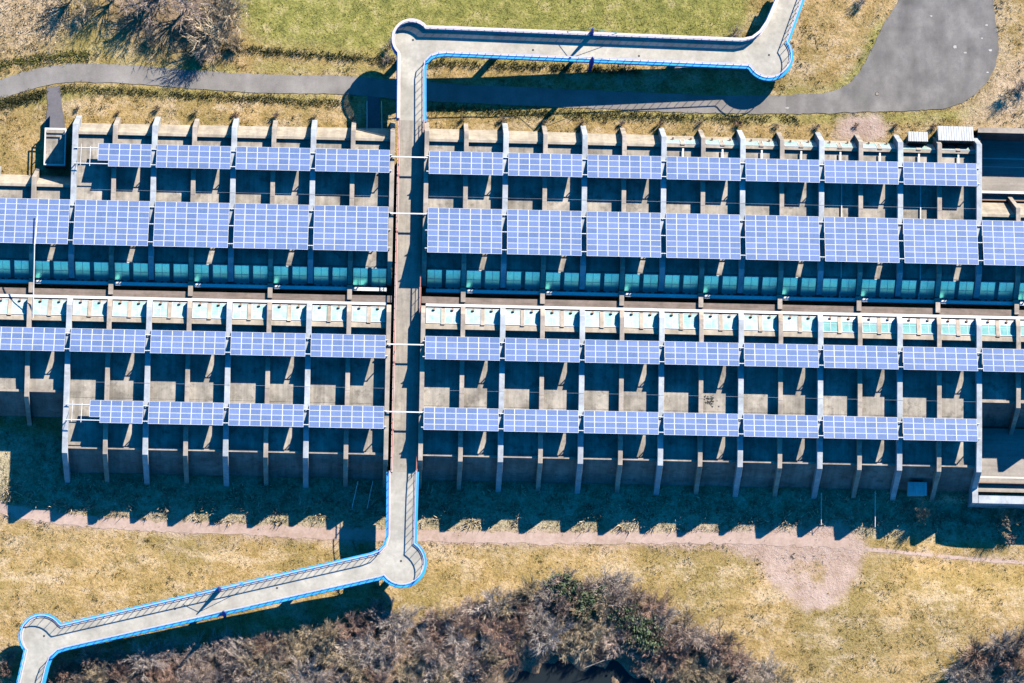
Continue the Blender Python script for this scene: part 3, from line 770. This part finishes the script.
for x, sgn in ((cx0 - 0.0, -1), (cx1 + 0.0, 1)):
    mb = MB(); xa = x; ps = [(xa, ybot, 5.05), (xa, ytop, 5.05)]
    mb.beam(ps, -0.06, 0.06, 1.1, 1.19); mb.beam(ps, -0.03, 0.03, 0.6, 0.65); fpart(mb, 'handrail', M['rail_red'])
    mb = MB(); mb.beam(ps, -0.12, 0.12, 0.003, 0.16); fpart(mb, 'kerb', M['rail_white'] if sgn < 0 else M['rib_tan'])
    mb = MB(); y = ybot + 0.4
    while y < ytop: mb.tube((xa, y, 5.2), (xa, y, 6.15), 0.035, 5); y += 1.4
    fpart(mb, 'railing_posts', M['rail_red'])
mb = MB()
for px, py in ((413, 40), (533, 50), (639, 56), (769, 55), (401, 561), (277, 588), (174 / 3.95, 636), (175, 609)):
    X, Y = at(px, py, 4.5); z = zdeck(X, Y); X, Y = at(px, py, z)
    mb = MB(); mb.tube((X, Y, z - 0.02), (X, Y, z + 0.012), 0.13, 8); fpart(mb, 'drain', M['black'])
mb = None
for px, py in ((411, 41), (769, 57), (402, 562), (42, 636), (500, 44), (680, 52), (300, 583), (130, 620)):
    X, Y = at(px, py, 4.6); z = zdeck(X, Y)
    mb = MB(); mb.tube((X, Y, -1.0), (X, Y, z - 0.38), 0.42, 14); fpart(mb, 'column', M['darkwall'])
def pylon(px, py, gx, zt):
    X, Y = at(px, py, 4.5); z = zdeck(X, Y); X, Y = at(px, py, z)
    mb = MB(); prof = [(-0.6, 0.14), (1.6, 0.22), (z - 0.4, 0.30), (z + 0.8, 0.30), (zt - 0.8, 0.17), (zt, 0.07)]
    for (za, ra), (zb, rb) in zip(prof, prof[1:]): mb.tube((X, Y, za), (X, Y, zb), ra, 10, 0, rb)
    fpart(mb, 'pylon', M['blue_dark'], smooth=False)
    mb = MB()
    for sx, L in ((-1, 3.4), (1, 3.4)):
        dx = gx[0] * L * sx; dy = gx[1] * L * sx
        mb.tube((X, Y, zt - 0.25), (X + dx, Y + dy, zdeck(X + dx, Y + dy) + 1.0), 0.035, 5)
    fpart(mb, 'stay_cable', M['teal'])
dU = Vector(upL[-6]) - Vector(upL[18]); dU = dU.normalized()
pylon(591.5, 34.5, (1, 0), 7.6); pylon(591.5, 62.5, (1, 0), 7.3)
pylon(219.5, 589.5, (0.97, 0.24), 6.9); pylon(224, 613.5, (0.97, 0.24), 6.7)

# white tie beams over the footbridge
for py, nm in ((157, 'topmost'), (213.5, 'second'), (344.5, 'third'), (412, 'lowest')):
    X, Y = at(407, py, 7.0)
    t = thing('tie_beam', (2.07, Y, 7.0), f'slim white tie beam crossing above the footbridge, {nm} of the four', 'beam', 'white tie beams over the footbridge')
    mb = MB(); mb.box(-2.2, 2.2, -0.07, 0.07, -0.06, 0.08); mb.build('beam', M['white'], t)
    mb = MB(); mb.box(-2.12, -1.98, -0.06, 0.06, -0.3, -0.06); mb.box(1.98, 2.12, -0.06, 0.06, -0.3, -0.06); mb.build('bracket', M['alu'], t)

# ------------------------------------------------------------------ pipes on the roofs
def pipe(pts, r, label, name='white_pipe', feet=True, mat='white'):
    base = pts[0]; t = thing(name, base, label, 'pipe', 'white pipes on the gallery roofs')
    L = lambda p: tuple(a - b for a, b in zip(p, base))
    mb = MB()
    for a, b in zip(pts, pts[1:]): mb.tube(L(a), L(b), r, 8)
    mb.build('tube', M[mat], t)
    if feet:
        for a, b in zip(pts, pts[1:]):
            n = max(1, int(math.dist(a, b) / 3))
            for i in range(n):
                q = Vector(a).lerp(Vector(b), (i + 0.5) / n)
                mb = MB(); mb.box(q.x - 0.12, q.x + 0.12, q.y - 0.12, q.y + 0.12, q.z - 0.19, q.z - r * 0.5); o = mb.build('clamp', M['alu'], t, tuple(-v for v in base))
for px, lab in ((842, 'thin white pipe down the roof, fifth bay right'), (921, 'thin white pipe down the roof near the right end')):
    X, Y = at(px, 200, 5.9)
    pipe([(X, 15.6, 5.4), (X, 1.35, 5.4), (X, -0.7, 3.6), (X, -1.3, 4.25)], 0.075, lab + ' of the footbridge' if px == 842 else lab)
X, Y = at(35, 230, 8.9); 
pipe([(X + 0.15, 6.2, 8.0), (X, 2.2, 8.95), (X - 0.1, -6.2, 6.25)], 0.075, 'long white pole slanting over the tall array at the left edge', 'white_pole', False)
for r in RX[3:7]:
    for a in (0.36, 5.14):
        xx = r + a
    t = thing('pipe_run', (r + 4.8, 14.9, 5.2), f'white horizontal pipe on stand-offs behind the outer windows, {ORD[RX.index(r)]} bay right of footbridge', 'pipe', 'white pipes on the gallery roofs')
    mb = MB(); mb.tube((-4.4, 0, 0.42), (4.4, 0, 0.42), 0.075, 8); mb.build('tube', M['white'], t)
    for d in (-2.4, 2.42):
        mb = MB(); mb.box(d - 0.1, d + 0.1, -0.2, 1.7, 0.3, 0.36); mb.box(d - 0.08, d + 0.08, -0.08, 0.08, 0.004, 0.3); mb.build('stand_off', M['white'], t)

# ------------------------------------------------------------------ small structures round the galleries
# railed platform at the end of the dark spur
a = at(45.5, 128.5, 3.0); c = at(64.5, 165.0, 3.0)
t = thing('railed_platform', ((a[0] + c[0]) / 2, (a[1] + c[1]) / 2, 0), 'rectangular concrete platform with white edge rail at the end of the dark spur', 'platform')
hx, hy = (c[0] - a[0]) / 2, (a[1] - c[1]) / 2
mb = MB(); mb.box(-hx, hx, -hy, hy, 0.0, 2.2); mb.build('platform_top', M['slab'], t)
mb = MB()
for z in (2.6, 3.05):
    for args in ((-hx - .07, hx + .07, hy - .07, hy + .07), (-hx - .07, hx + .07, -hy - .07, -hy + .07), (-hx - .07, -hx + .07, -hy + .07, hy - .07), (hx - .07, hx + .07, -hy + .07, hy - .07)):
        mb.box(*args, z, z + 0.1)
mb.build('rail', M['white'], t)
for sx in (-1, 1):
    for sy in (-1, 0, 1): mb = MB(); mb.box(sx * hx - .05, sx * hx + .05, sy * hy - .05, sy * hy + .05, 2.2, 2.6); mb.build('post', M['white'], t)
mb = MB(); mb.box(-0.8, 0.8, hy, hy + 2.2, 0.3, 2.15); mb.build('landing', M['asphalt_dark'], t)
# handrails beside the two spurs under the footbridge
for pts, lab in (([(367, 100), (367, 129)], 'white handrail left of the shaded spur above the gallery'), ([(381.5, 100), (382, 129)], 'white handrail right of the shaded spur above the gallery'),
                 ([(358, 480), (352, 507)], 'pale handrail in the wall shadow, left of the lower pair'), ([(373, 480), (367, 508)], 'pale handrail in the wall shadow, right of the lower pair'),
                 ([(822, 492), (822, 524)], 'thin pale handrail in the wall shadow, fifth bay right of footbridge'), ([(876, 490), (876, 526)], 'thin pale handrail in the wall shadow left of the blue-grey shed')):
    P = [at(px, py, 1.2) for px, py in pts]; z = [h1(*q) for q in P]
    t = thing('handrail', (P[0][0], P[0][1], z[0]), lab, 'handrail', 'pale handrails beside the gallery')
    d = (P[1][0] - P[0][0], P[1][1] - P[0][1], z[1] - z[0])
    mb = MB(); mb.tube((0, 0, 1.0), (d[0], d[1], d[2] + 1.0), 0.05, 6); mb.build('rail', M['white'], t)
    for k in (0.02, 0.5, 0.98): mb = MB(); mb.tube((d[0] * k, d[1] * k, d[2] * k - 0.1), (d[0] * k, d[1] * k, d[2] * k + 1.0), 0.035, 6); mb.build('post', M['white'], t)
# blue-grey shed against the lower wall
X, Y = at(917, 489, 2.2)
t = thing('metal_shed', (X, Y, 0.3), 'small blue-grey metal shed against the lower wall', 'shed')
mb = MB(); mb.box(-1.0, 1.0, -0.65, 0.65, 0, 2.0); mb.build('wall', M['shed'], t)
mb = MB(); mb.prism_x([(-0.8, 2.004), (-0.8, 2.1), (0.8, 2.3), (0.8, 2.004)], -1.15, 1.15)
for k in range(9): mb.prism_x([(-0.8, 2.1), (-0.8, 2.14), (0.8, 2.34), (0.8, 2.3)], -1.0 + k * 0.25 - 0.03, -1.0 + k * 0.25 + 0.03)
mb.build('roof', M['shed'], t)
mb = MB(); mb.box(-0.4, 0.4, -0.69, -0.65, 0.05, 1.85); mb.build('door', M['whitemetal'], t)
# white corrugated lean-to and box between the last ribs, upper right
def leanto(pxa, pxb, z0, z1, label, name):
    a = at(*pxa, z0); c = at(*pxb, z1); X, Y = (a[0] + c[0]) / 2, (a[1] + c[1]) / 2; hx, hy = (c[0] - a[0]) / 2, (a[1] - c[1]) / 2
    g = h1(X, Y); t = thing(name, (X, Y, 0), label, 'lean-to', 'white lean-tos on the outer wall')
    mb = MB(); mb.prism_x([(hy, z0 - 0.1), (hy, z0), (-hy, z1), (-hy, z1 - 0.1)], -hx, hx)
    n = int(hx * 2 / 0.3)
    for k in range(n): x = -hx + (k + 0.5) * 2 * hx / n; mb.prism_x([(hy, z0), (hy, z0 + 0.05), (-hy, z1 + 0.05), (-hy, z1)], x - 0.05, x + 0.05)
    mb.build('roof', M['whitemetal'], t)
    mb = MB(); mb.prism_x([(hy - 0.1, g - 0.2), (hy - 0.1, z0 - 0.1), (-hy, z1 - 0.1), (-hy, g - 0.2)], -hx + 0.1, hx - 0.1); mb.build('wall', M['wall'], t)
leanto((937.5, 126), (974, 141), 4.6, 5.6, 'large white corrugated lean-to between the last two ribs at upper right', 'lean_to_roof')
leanto((908, 131.5), (928, 141.5), 5.0, 5.4, 'small white lean-to beside the large corrugated one', 'lean_to_roof')
# manhole cover and pale repairs on the turning area
X, Y = at(877, 94, 1.4); t = tag(link('manhole_cover', None, None, (X, Y, h1(X, Y) + 0.035)), 'pale round manhole cover on the asphalt turning area', 'manhole cover')
mb = MB(); mb.tube((0, 0, 0), (0, 0, 0.015), 0.2, 12); mb.build('lid', M['rib_tan'], t)
mb = MB(); mb.tube((0, 0, -0.01), (0, 0, 0.008), 0.26, 12); mb.build('frame', M['black'], t)
mb = MB()
for px, py, l in ((955, 48, 1.0), (965, 54, 0.7), (986, 27, 0.5), (990, 52, 0.6), (981, 40, 0.4), (931, 17, 0.4), (788, 107, 0.5), (987, 74, 0.5)):
    X, Y = at(px, py, 1.6); z = h1(X, Y) + 0.042; q = MB()
    n = 9; vs = [(X + l * 0.6 * math.cos(6.28 * k / n) * rng.uniform(.5, 1.2), Y + l * 0.25 * math.sin(6.28 * k / n) * rng.uniform(.5, 1.2), z) for k in range(n)]
    mb.add(vs, [tuple(range(n))])
structure(mb.build('road_patch', M['road_patch'], fix=False), 'small pale worn patches on the turning area', 'road marking')

# ------------------------------------------------------------------ plants
def cone(V, Fc, a, d, L, r):
    u = d.orthogonal().normalized(); v = d.cross(u); o = len(V)
    for k in range(3):
        t = 2.0944 * k; V.append(tuple(a + (u * math.cos(t) + v * math.sin(t)) * r))
    V.append(tuple(a + d * L)); Fc += [(o, o + 1, o + 3), (o + 1, o + 2, o + 3), (o + 2, o, o + 3)]
def rdir(r, d, spread):
    q = Vector((r.gauss(0, 1), r.gauss(0, 1), r.gauss(0, 1))).normalized()
    return (d + q * spread).normalized()
def bush_mesh(seed, H, Rr, nst, nb, ntw, wk=1.0, leaves=0):
    r = random.Random(seed); V, Fc = [], []; LV, LF = [], []
    for i in range(nst):
        a = 2 * math.pi * (i + r.random()) / nst; tl = r.uniform(0.15, 1.0)
        d = Vector((math.cos(a) * tl * Rr, math.sin(a) * tl * Rr, H * (1.0 - 0.45 * tl * tl))); L = d.length * r.uniform(0.75, 1.05); d.normalize()
        b0 = Vector((r.gauss(0, .12) * Rr, r.gauss(0, .12) * Rr, 0)); cone(V, Fc, b0, d, L, 0.05 * wk)
        for j in range(nb):
            s = r.uniform(0.25, 1.0); p = b0 + d * L * s; d2 = rdir(r, d, 0.6); d2.z = d2.z * 0.8 + 0.15; d2.normalize()
            L2 = L * r.uniform(0.25, 0.5); cone(V, Fc, p, d2, L2, 0.032 * wk)
            for k in range(ntw):
                p3 = p + d2 * L2 * r.uniform(0.2, 1.0); d3 = rdir(r, d2, 0.6); cone(V, Fc, p3, d3, L2 * r.uniform(0.4, 0.9), 0.022 * wk)
                for q in range(leaves):
                    c = p3 + Vector((r.gauss(0, .12), r.gauss(0, .12), r.gauss(0, .1))); n = rdir(r, Vector((0, 0, 1)), 0.9); u = n.orthogonal().normalized(); v = n.cross(u); s_ = r.uniform(0.05, 0.12); o = len(LV)
                    LV += [tuple(c + u * s_), tuple(c + v * s_ * .6), tuple(c - u * s_), tuple(c - v * s_ * .6)]; LF.append((o, o + 1, o + 2, o + 3))
    return (V, Fc), (LV, LF)
def raw_mesh(name, vf, mat):
    me = bpy.data.meshes.new(name); me.from_pydata(vf[0], [], vf[1]); me.materials.append(mat); return me
KINDS = {'twig_mauve': 'mauve-brown', 'twig_tan': 'straw-tan', 'twig_grey': 'pale grey', 'twig_red': 'reddish brown'}
BV = {}
for i, (mk, cnm) in enumerate(KINDS.items()):
    BV[mk] = [raw_mesh('shrub', bush_mesh(100 + 10 * i + j, 1.0, 1.0, 24, 11, 9, 0.30)[0], M[mk]) for j in range(2)]
iv = bush_mesh(777, 1.0, 1.0, 16, 8, 5, 0.4, 5)
IVM = (raw_mesh('stems', iv[0], M['twig_red']), raw_mesh('leaves', iv[1], M['leaf_dark']))
def put_bush(mk, x, y, rad, h, label, group, name='bare_shrub'):
    z = h1(x, y) - 0.05
    o = link(name, rng.choice(BV[mk]), None, (x, y, z), (rng.uniform(-.08, .08), rng.uniform(-.08, .08), rng.uniform(0, 6.28)))
    o.scale = (rad * rng.uniform(.85, 1.15), rad * rng.uniform(.85, 1.15), h * rng.uniform(.85, 1.15)); tag(o, label, 'shrub', group); return o
# thicket along the bottom edge
pts = []; tries = 0
P = thicket_o; bx = [p[0] for p in P]; by = [p[1] for p in P]
hollow_shade = poly_at([(488, 720), (496, 658), (525, 643), (560, 640), (605, 643), (652, 656), (690, 720)])
while tries < 6000 and len(pts) < 170:
    tries += 1; x = rng.uniform(min(bx), max(bx)); y = rng.uniform(max(min(by), -52.5), max(by))
    if not inside(P, np.array([x]), np.array([y]))[0]: continue
    if inside(hollow_shade, np.array([x]), np.array([y]))[0]: continue
    if all((x - a) ** 2 + (y - c) ** 2 > 1.75 ** 2 for a, c in pts): pts.append((x, y))
for x, y in pts:
    n = mnoise.noise((x * 0.13, y * 0.2, 4.4)) + rng.uniform(-.35, .35)
    mk = 'twig_red' if n < -0.25 else 'twig_mauve' if n < -0.02 else 'twig_grey' if n < 0.2 else 'twig_tan'
    put_bush(mk, x, y, rng.uniform(1.3, 2.5), rng.uniform(1.3, 2.7), f'leafless {KINDS[mk]} shrub in the tangled thicket along the bottom edge', 'bare shrubs of the bottom thicket')
rim = poly_at([(492, 668), (505, 655), (525, 648), (545, 645), (566, 650), (585, 643), (603, 650), (622, 647), (640, 656), (655, 664), (664, 676), (515, 664), (560, 657), (598, 660), (632, 668), (485, 680), (535, 655), (650, 674)])
for x, y in rim:
    mk = rng.choice(['twig_tan', 'twig_grey', 'twig_mauve', 'twig_red'])
    put_bush(mk, x + rng.gauss(0, .3), y + rng.gauss(0, .3), rng.uniform(.7, 1.3), rng.uniform(.9, 1.6), f'smaller {KINDS[mk]} shrub leaning over the rim of the dark hollow', 'shrubs round the hollow')
for px, py in ((957, 672), (975, 655), (1000, 645), (985, 675), (1012, 660), (1022, 640), (1015, 682), (1030, 665), (960, 690)):
    x, y = at(px, py, 0); mk = rng.choice(['twig_grey', 'twig_mauve', 'twig_red'])
    put_bush(mk, x, y, rng.uniform(1.6, 2.4), rng.uniform(2.4, 3.6), f'leafless {KINDS[mk]} shrub in the clump at the lower right corner', 'bare shrubs of the corner clump')
for i, (px, py, lab) in enumerate(((562, 588, 'dark green ivy-leaved bush at the top edge of the bottom thicket'), (625, 618, 'largest dark green bush amid the bare thicket'), (590, 603, 'dark green bush between two bare shrubs in the thicket'), (645, 635, 'dark green bush lower right in the thicket'))):
    x, y = at(px, py, 0.3); t = thing('evergreen_bush', (x, y, h1(x, y) - .05), lab, 'bush', 'evergreen bushes in the thicket')
    s_ = rng.uniform(1.5, 2.1); t.scale = (s_, s_, rng.uniform(1.9, 2.6)); t.rotation_euler = (0, 0, rng.uniform(0, 6))
    link('stems', IVM[0], t); link('leaves', IVM[1], t)
for px, py, mk, rd, lab in ((923, 516, 'twig_tan', 1.25, 'pale tan shrub alone in the wall shadow right of the shed'), (1004, 519, 'twig_tan', 1.3, 'tan shrub in the wall shadow near the right edge'), (1012, 536, 'twig_mauve', 1.0, 'mauve shrub at the edge of the wall shadow, far right'),
                            (389, 46, 'twig_tan', 0.9, 'straggly tan shrub beside the upper bend of the footbridge'), (387, 58, 'twig_grey', 0.7, 'small grey shrub under the upper bend of the footbridge'),
                            (1005, 100, 'twig_tan', 1.3, 'low tan shrub on the bank right of the turning area'), (1018, 92, 'twig_mauve', 1.1, 'low mauve shrub at the right edge above the retaining wall'), (152, 40, 'twig_tan', 1.0, 'small tan shrub on mossy ground left of the bare trees'),
                            (222, 26, 'twig_tan', 2.6, 'broad rounded tan shrub beside the largest bare tree'), (206, 50, 'twig_tan', 1.7, 'rounded tan shrub at the foot of the largest tree, near the path'), (236, 44, 'twig_tan', 1.4, 'small rounded tan shrub at the meadow corner by the trees'),
                            (192, 20, 'twig_mauve', 1.9, 'dense mauve shrub amid the upper left trees'), (85, 12, 'twig_tan', 1.5, 'straw-tan shrub between the reeds and the bare trees'), (860, 4, 'twig_grey', 0.9, 'grey shrub on the grass between ramp and turning area'),
                            (735, 34, 'twig_grey', 0.8, 'small grey shrub on the meadow beside the right ramp'), (12, 655, 'twig_mauve', 1.4, 'mauve shrub left of the lower ramp end'), (8, 672, 'twig_red', 1.5, 'reddish shrub in the bottom left corner')):
    x, y = at(px, py, 0.5); put_bush(mk, x, y, rd, 3.0 if 'wall shadow' in lab and 'edge of' not in lab else rd * 1.3, lab, None)
for X in LX[1:5] + [x + 4.8 for x in LX[1:5]] + RX[:8] + [x + 4.8 for x in RX[:7]]:
    if rng.random() < 0.85:
        mk = rng.choice(['twig_tan', 'twig_mauve', 'twig_red'])
        put_bush(mk, X - 0.1 + rng.gauss(0, .1), 16.95 + 3.75 + rng.gauss(0, .12), rng.uniform(.35, .55), rng.uniform(.6, 1.0), 'small leafless shrub at the outer foot of a rib of the upper gallery', 'small shrubs at the rib feet')
# bare trees at the upper left
def tree_meshes(seed, H, Rr):
    r = random.Random(seed); TV, TF = [], []; CV, CF = [], []
    trunkL = H * 0.35; m = MB(); m.tube((0, 0, -0.3), (0.1, 0.05, trunkL), 0.17, 8, 0, 0.12); TV, TF = m.v, m.f
    for i in range(20):
        a = 2 * math.pi * (i + r.random()) / 20; tl = r.uniform(0.15, 1)
        d = Vector((math.cos(a) * tl * Rr, math.sin(a) * tl * Rr, H * (0.72 - .4 * tl * tl))); L = d.length * r.uniform(.8, 1.05); d.normalize()
        b0 = Vector((0.08, .04, trunkL * r.uniform(.5, 1))); cone(CV, CF, b0, d, L, 0.075)
        for j in range(9):
            s = r.uniform(.3, 1); p = b0 + d * L * s; d2 = rdir(r, d, .7); L2 = L * r.uniform(.18, .38); cone(CV, CF, p, d2, L2, .035)
            for k in range(6):
                p3 = p + d2 * L2 * r.uniform(.2, 1); cone(CV, CF, p3, rdir(r, d2, .6), L2 * r.uniform(.4, .9), .02)
    return (TV, TF), (CV, CF)
TM = [tree_meshes(5, 5.6, 3.0), tree_meshes(6, 4.6, 2.4)]
TMM = []
for i, (a, c) in enumerate(TM):
    for mk in ('twig_tan', 'twig_mauve'):
        TMM.append((raw_mesh('trunk', a, M['twig_mauve']), raw_mesh('crown', c, M[mk])))
for px, py, k, s_, lab in ((212, 38, 0, 1.05, 'largest bare tan tree at upper left, branches overhanging the path'), (228, 14, 2, 1.2, 'bare tan tree at the top edge left of the meadow'), (186, 8, 1, 1.1, 'bare mauve tree in the middle of the top left clump'),
                           (150, 2, 3, 1.2, 'dark bare tree left of centre in the top left clump'), (118, -6, 1, 1.0, 'bare mauve tree at the left of the top clump, cut by the edge'), (176, -22, 0, 1.2, 'bare tree behind the top left clump, beyond the top edge'), (238, -14, 0, 1.0, 'bare tree right of the top left clump, beyond the top edge'),
                           (75, -4, 2, 0.9, 'pale bare tree amid straw reeds at the top left'), (205, 56, 3, 0.6, 'small bare mauve tree beside the path below the largest tree')):
    x, y = at(px, py, 1.0); t = thing('bare_tree', (x, y, h1(x, y)), lab, 'tree', 'bare trees at the upper left')
    t.rotation_euler = (0, 0, rng.uniform(0, 6)); t.scale = (s_, s_, s_)
    link('trunk', TMM[k][0], t); link('crown', TMM[k][1], t)

# ------------------------------------------------------------------ grass (ground cover)
gal_rects = [(-64, EL_, -17.4, 12.7), (EL_ - 0.5, ER_ + 0.5, -23.9, 19.2), (ER_, 98, -24.8, 20.4)]
tuft_o = poly_at([(768, 553), (838, 556), (830, 578), (812, 594), (793, 588)])
def free(X, Y, pad_dirt=True):
    k = np.ones(X.shape, bool)
    for a, c, d, e in gal_rects: k &= ~((X > a) & (X < c) & (Y > d) & (Y < e))
    for P in (path_o, cul_o, stub_o, stub2_o): k &= ~inside(P, X, Y)
    if pad_dirt:
        inn = inside(dirt_o, X, Y) | inside(patch_o, X, Y) | inside(bare_o, X, Y)
        k &= ~(inn & (nrg.random(X.shape) > np.where(inside(tuft_o, X, Y), 0.5, 0.05)))
    return k
def tufts(name, X, Y, hmin, hmax, wid, mat, label, cat, nbl=4, spread=0.09):
    n = len(X); Z = hgt(X, Y)
    N = n * nbl
    bx = np.repeat(X, nbl) + nrg.normal(0, spread, N); by = np.repeat(Y, nbl) + nrg.normal(0, spread, N); bz = np.repeat(Z, nbl) - 0.02
    a = nrg.random(N) * 6.283; h = nrg.uniform(hmin, hmax, N); ln = nrg.uniform(0.2, 1.0, N) * h
    wv = nrg.uniform(0.6, 1.3, N) * wid; b_ = nrg.random(N) * 6.283
    v = np.empty((N, 3, 3), np.float32)
    v[:, 0] = np.stack([bx - wv * np.cos(a), by - wv * np.sin(a), bz], -1)
    v[:, 1] = np.stack([bx + wv * np.cos(a), by + wv * np.sin(a), bz], -1)
    v[:, 2] = np.stack([bx + ln * np.cos(b_), by + ln * np.sin(b_), bz + h], -1)
    me = bpy.data.meshes.new(name); me.vertices.add(3 * N); me.vertices.foreach_set('co', v.ravel())
    me.loops.add(3 * N); me.loops.foreach_set('vertex_index', np.arange(3 * N, dtype=np.int32))
    me.polygons.add(N); me.polygons.foreach_set('loop_start', np.arange(0, 3 * N, 3, dtype=np.int32)); me.update(calc_edges=True)
    me.materials.append(mat); tag(link(name, me), label, cat, None, 'stuff')
def scatter(n, box):
    X = nrg.uniform(box[0], box[1], n); Y = nrg.uniform(box[2], box[3], n); k = free(X, Y); return X[k], Y[k]
green_o = poly_at([(240, -60), (240, 8), (252, 40), (330, 52), (395, 58), (560, 62), (745, 42), (765, -60)])
X, Y = scatter(120000, (-52, 84, -54, 42)); X2 = X + nrg.normal(0, .8, X.shape); Y2 = Y + nrg.normal(0, .8, X.shape)
ing = inside(green_o, X2, Y2); thk = inside(thicket_o, X, Y) | inside(thicket2_o, X, Y)
sh = (Y < -20) & (Y > -29.5 + 0.0 * X)
dn = np.array([mnoise.noise((x * 0.45, y * 0.6, 2.2)) + 0.6 * mnoise.noise((x * 1.7, y * 1.7, 6.2)) for x, y in zip(X, Y)])
kd = ~ing & ~thk & ~sh & (nrg.random(X.shape) < np.clip(0.55 + 1.3 * dn, 0.06, 1))
wd_ = ~ing & ~thk & ~sh & (dn > 0.42) & (nrg.random(X.shape) < 0.5)
tufts('dry_grass', X[kd], Y[kd], 0.06, 0.24, 0.035, M['grass_dry'], 'dry yellow-tan grass over the open ground', 'grass')
tufts('weeds', X[wd_], Y[wd_], 0.08, 0.3, 0.05, M['scrub'], 'darker weedy clumps scattered through the dry grass', 'weeds', 5, 0.12)
tufts('green_grass', X[ing], Y[ing], 0.05, 0.18, 0.035, M['grass_green'], 'short green grass of the meadow at the top', 'grass')
tufts('shaded_grass', X[sh], Y[sh], 0.08, 0.3, 0.04, M['grass_shade'], 'rough dark grass along the shaded foot of the lower wall', 'grass')
sd2 = nrg.random(3200); Xs = nrg.uniform(-46, 78, 3200); Ys = -24.6 - 5.2 * sd2 ** 0.8; ks = np.array([mnoise.noise((x * 0.5, y * 0.9, 3.3)) > -0.05 for x, y in zip(Xs, Ys)]) & ((Ys > -28.2) | (nrg.random(3200) < 0.3)) & free(Xs, Ys)
tufts('rough_scrub', Xs[ks], Ys[ks], 0.25, 0.8, 0.06, M['twig_tan'], 'rough brown weeds in the shade below the lower wall', 'scrub', 6, 0.16)
reed_o = poly_at([(-40, -50), (100, -50), (95, 15), (70, 40), (30, 52), (-40, 60)])
X, Y = scatter(2600, (-56, -34, 24, 42)); k = inside(reed_o, X + nrg.normal(0, .6, X.shape), Y)
tufts('straw_reeds', X[k], Y[k], 0.12, 0.42, 0.05, M['reed'], 'pale straw-coloured reeds in the top left corner', 'reeds', 5, 0.14)
def line_scrub(name, px, n, wd, h0, h1_, mat, label):
    c = catmull(poly_at(px), 6); seg = [math.dist(a, b_) for a, b_ in zip(c, c[1:])]; cum = np.concatenate([[0], np.cumsum(seg)])
    s = nrg.random(n) * cum[-1]; X = np.interp(s, cum, [p[0] for p in c]) + nrg.normal(0, wd * .5, n); Y = np.interp(s, cum, [p[1] for p in c]) + nrg.normal(0, wd, n)
    keep = np.array([mnoise.noise((x * 0.4, y * 0.4, 8)) > -0.35 for x, y in zip(X, Y)]) & free(X, Y, False)
    tufts(name, X[keep], Y[keep], h0, h1_, 0.045, mat, label, 'scrub', 5, 0.14)
line_scrub('ditch_scrub', [(225, 48), (300, 54), (350, 58), (400, 62), (480, 65), (560, 68), (640, 71)], 1100, 0.26, 0.2, 0.6, M['scrub'], 'dark scrubby ditch line between the meadow and the path')
line_scrub('verge_scrub', [(50, 92), (75, 89), (130, 92), (200, 96), (270, 100), (340, 104)], 1000, 0.3, 0.1, 0.4, M['scrub'], 'dark green verge along the lower side of the left path')
line_scrub('bank_scrub', [(430, 108), (500, 112), (580, 115), (660, 117), (740, 119), (800, 121)], 1100, 0.32, 0.1, 0.4, M['scrub'], 'dark green verge along the lower side of the right path')
line_scrub('corner_scrub', [(-20, 70), (20, 62), (60, 57), (90, 56)], 700, 0.4, 0.12, 0.35, M['grass_green'], 'greenish verge above the path bend at left')
line_scrub('path_edge_scrub', [(-20, 108), (10, 102), (44, 94)], 600, 0.35, 0.15, 0.5, M['scrub'], 'dark verge below the path bend at left')
# dead wood: a bleached pole over the hollow
X, Y = at(605, 660, 1.0); X2, Y2 = at(584, 668, 1.0)
t = MB(); t.tube((0, 0, 0), (X2 - X, Y2 - Y, -0.2), 0.06, 6, 0, 0.04); tag(t.build('fallen_pole', M['rib_tan'], None, (X, Y, 0.9)), 'pale fallen pole across the dark hollow at the bottom', 'pole')
# dark leaf litter blown on the roof
mb = MB(); X0, Y0 = at(710, 401, ZS)
for i in range(60):
    x = X0 + rng.gauss(0, .45); y = Y0 + rng.gauss(0, .3); s_ = rng.uniform(.04, .16); a = rng.uniform(0, 6)
    mb.add([(x + s_ * math.cos(a + k * 2.1) , y + s_ * math.sin(a + k * 2.1), ZS + 0.01 + 0.002 * (i % 7)) for k in range(3)], [(0, 1, 2)])
tag(mb.build('leaf_litter', M['black'], fix=False), 'dark splotch of leaf litter on a beige roof bay', 'leaf litter', None, 'stuff')
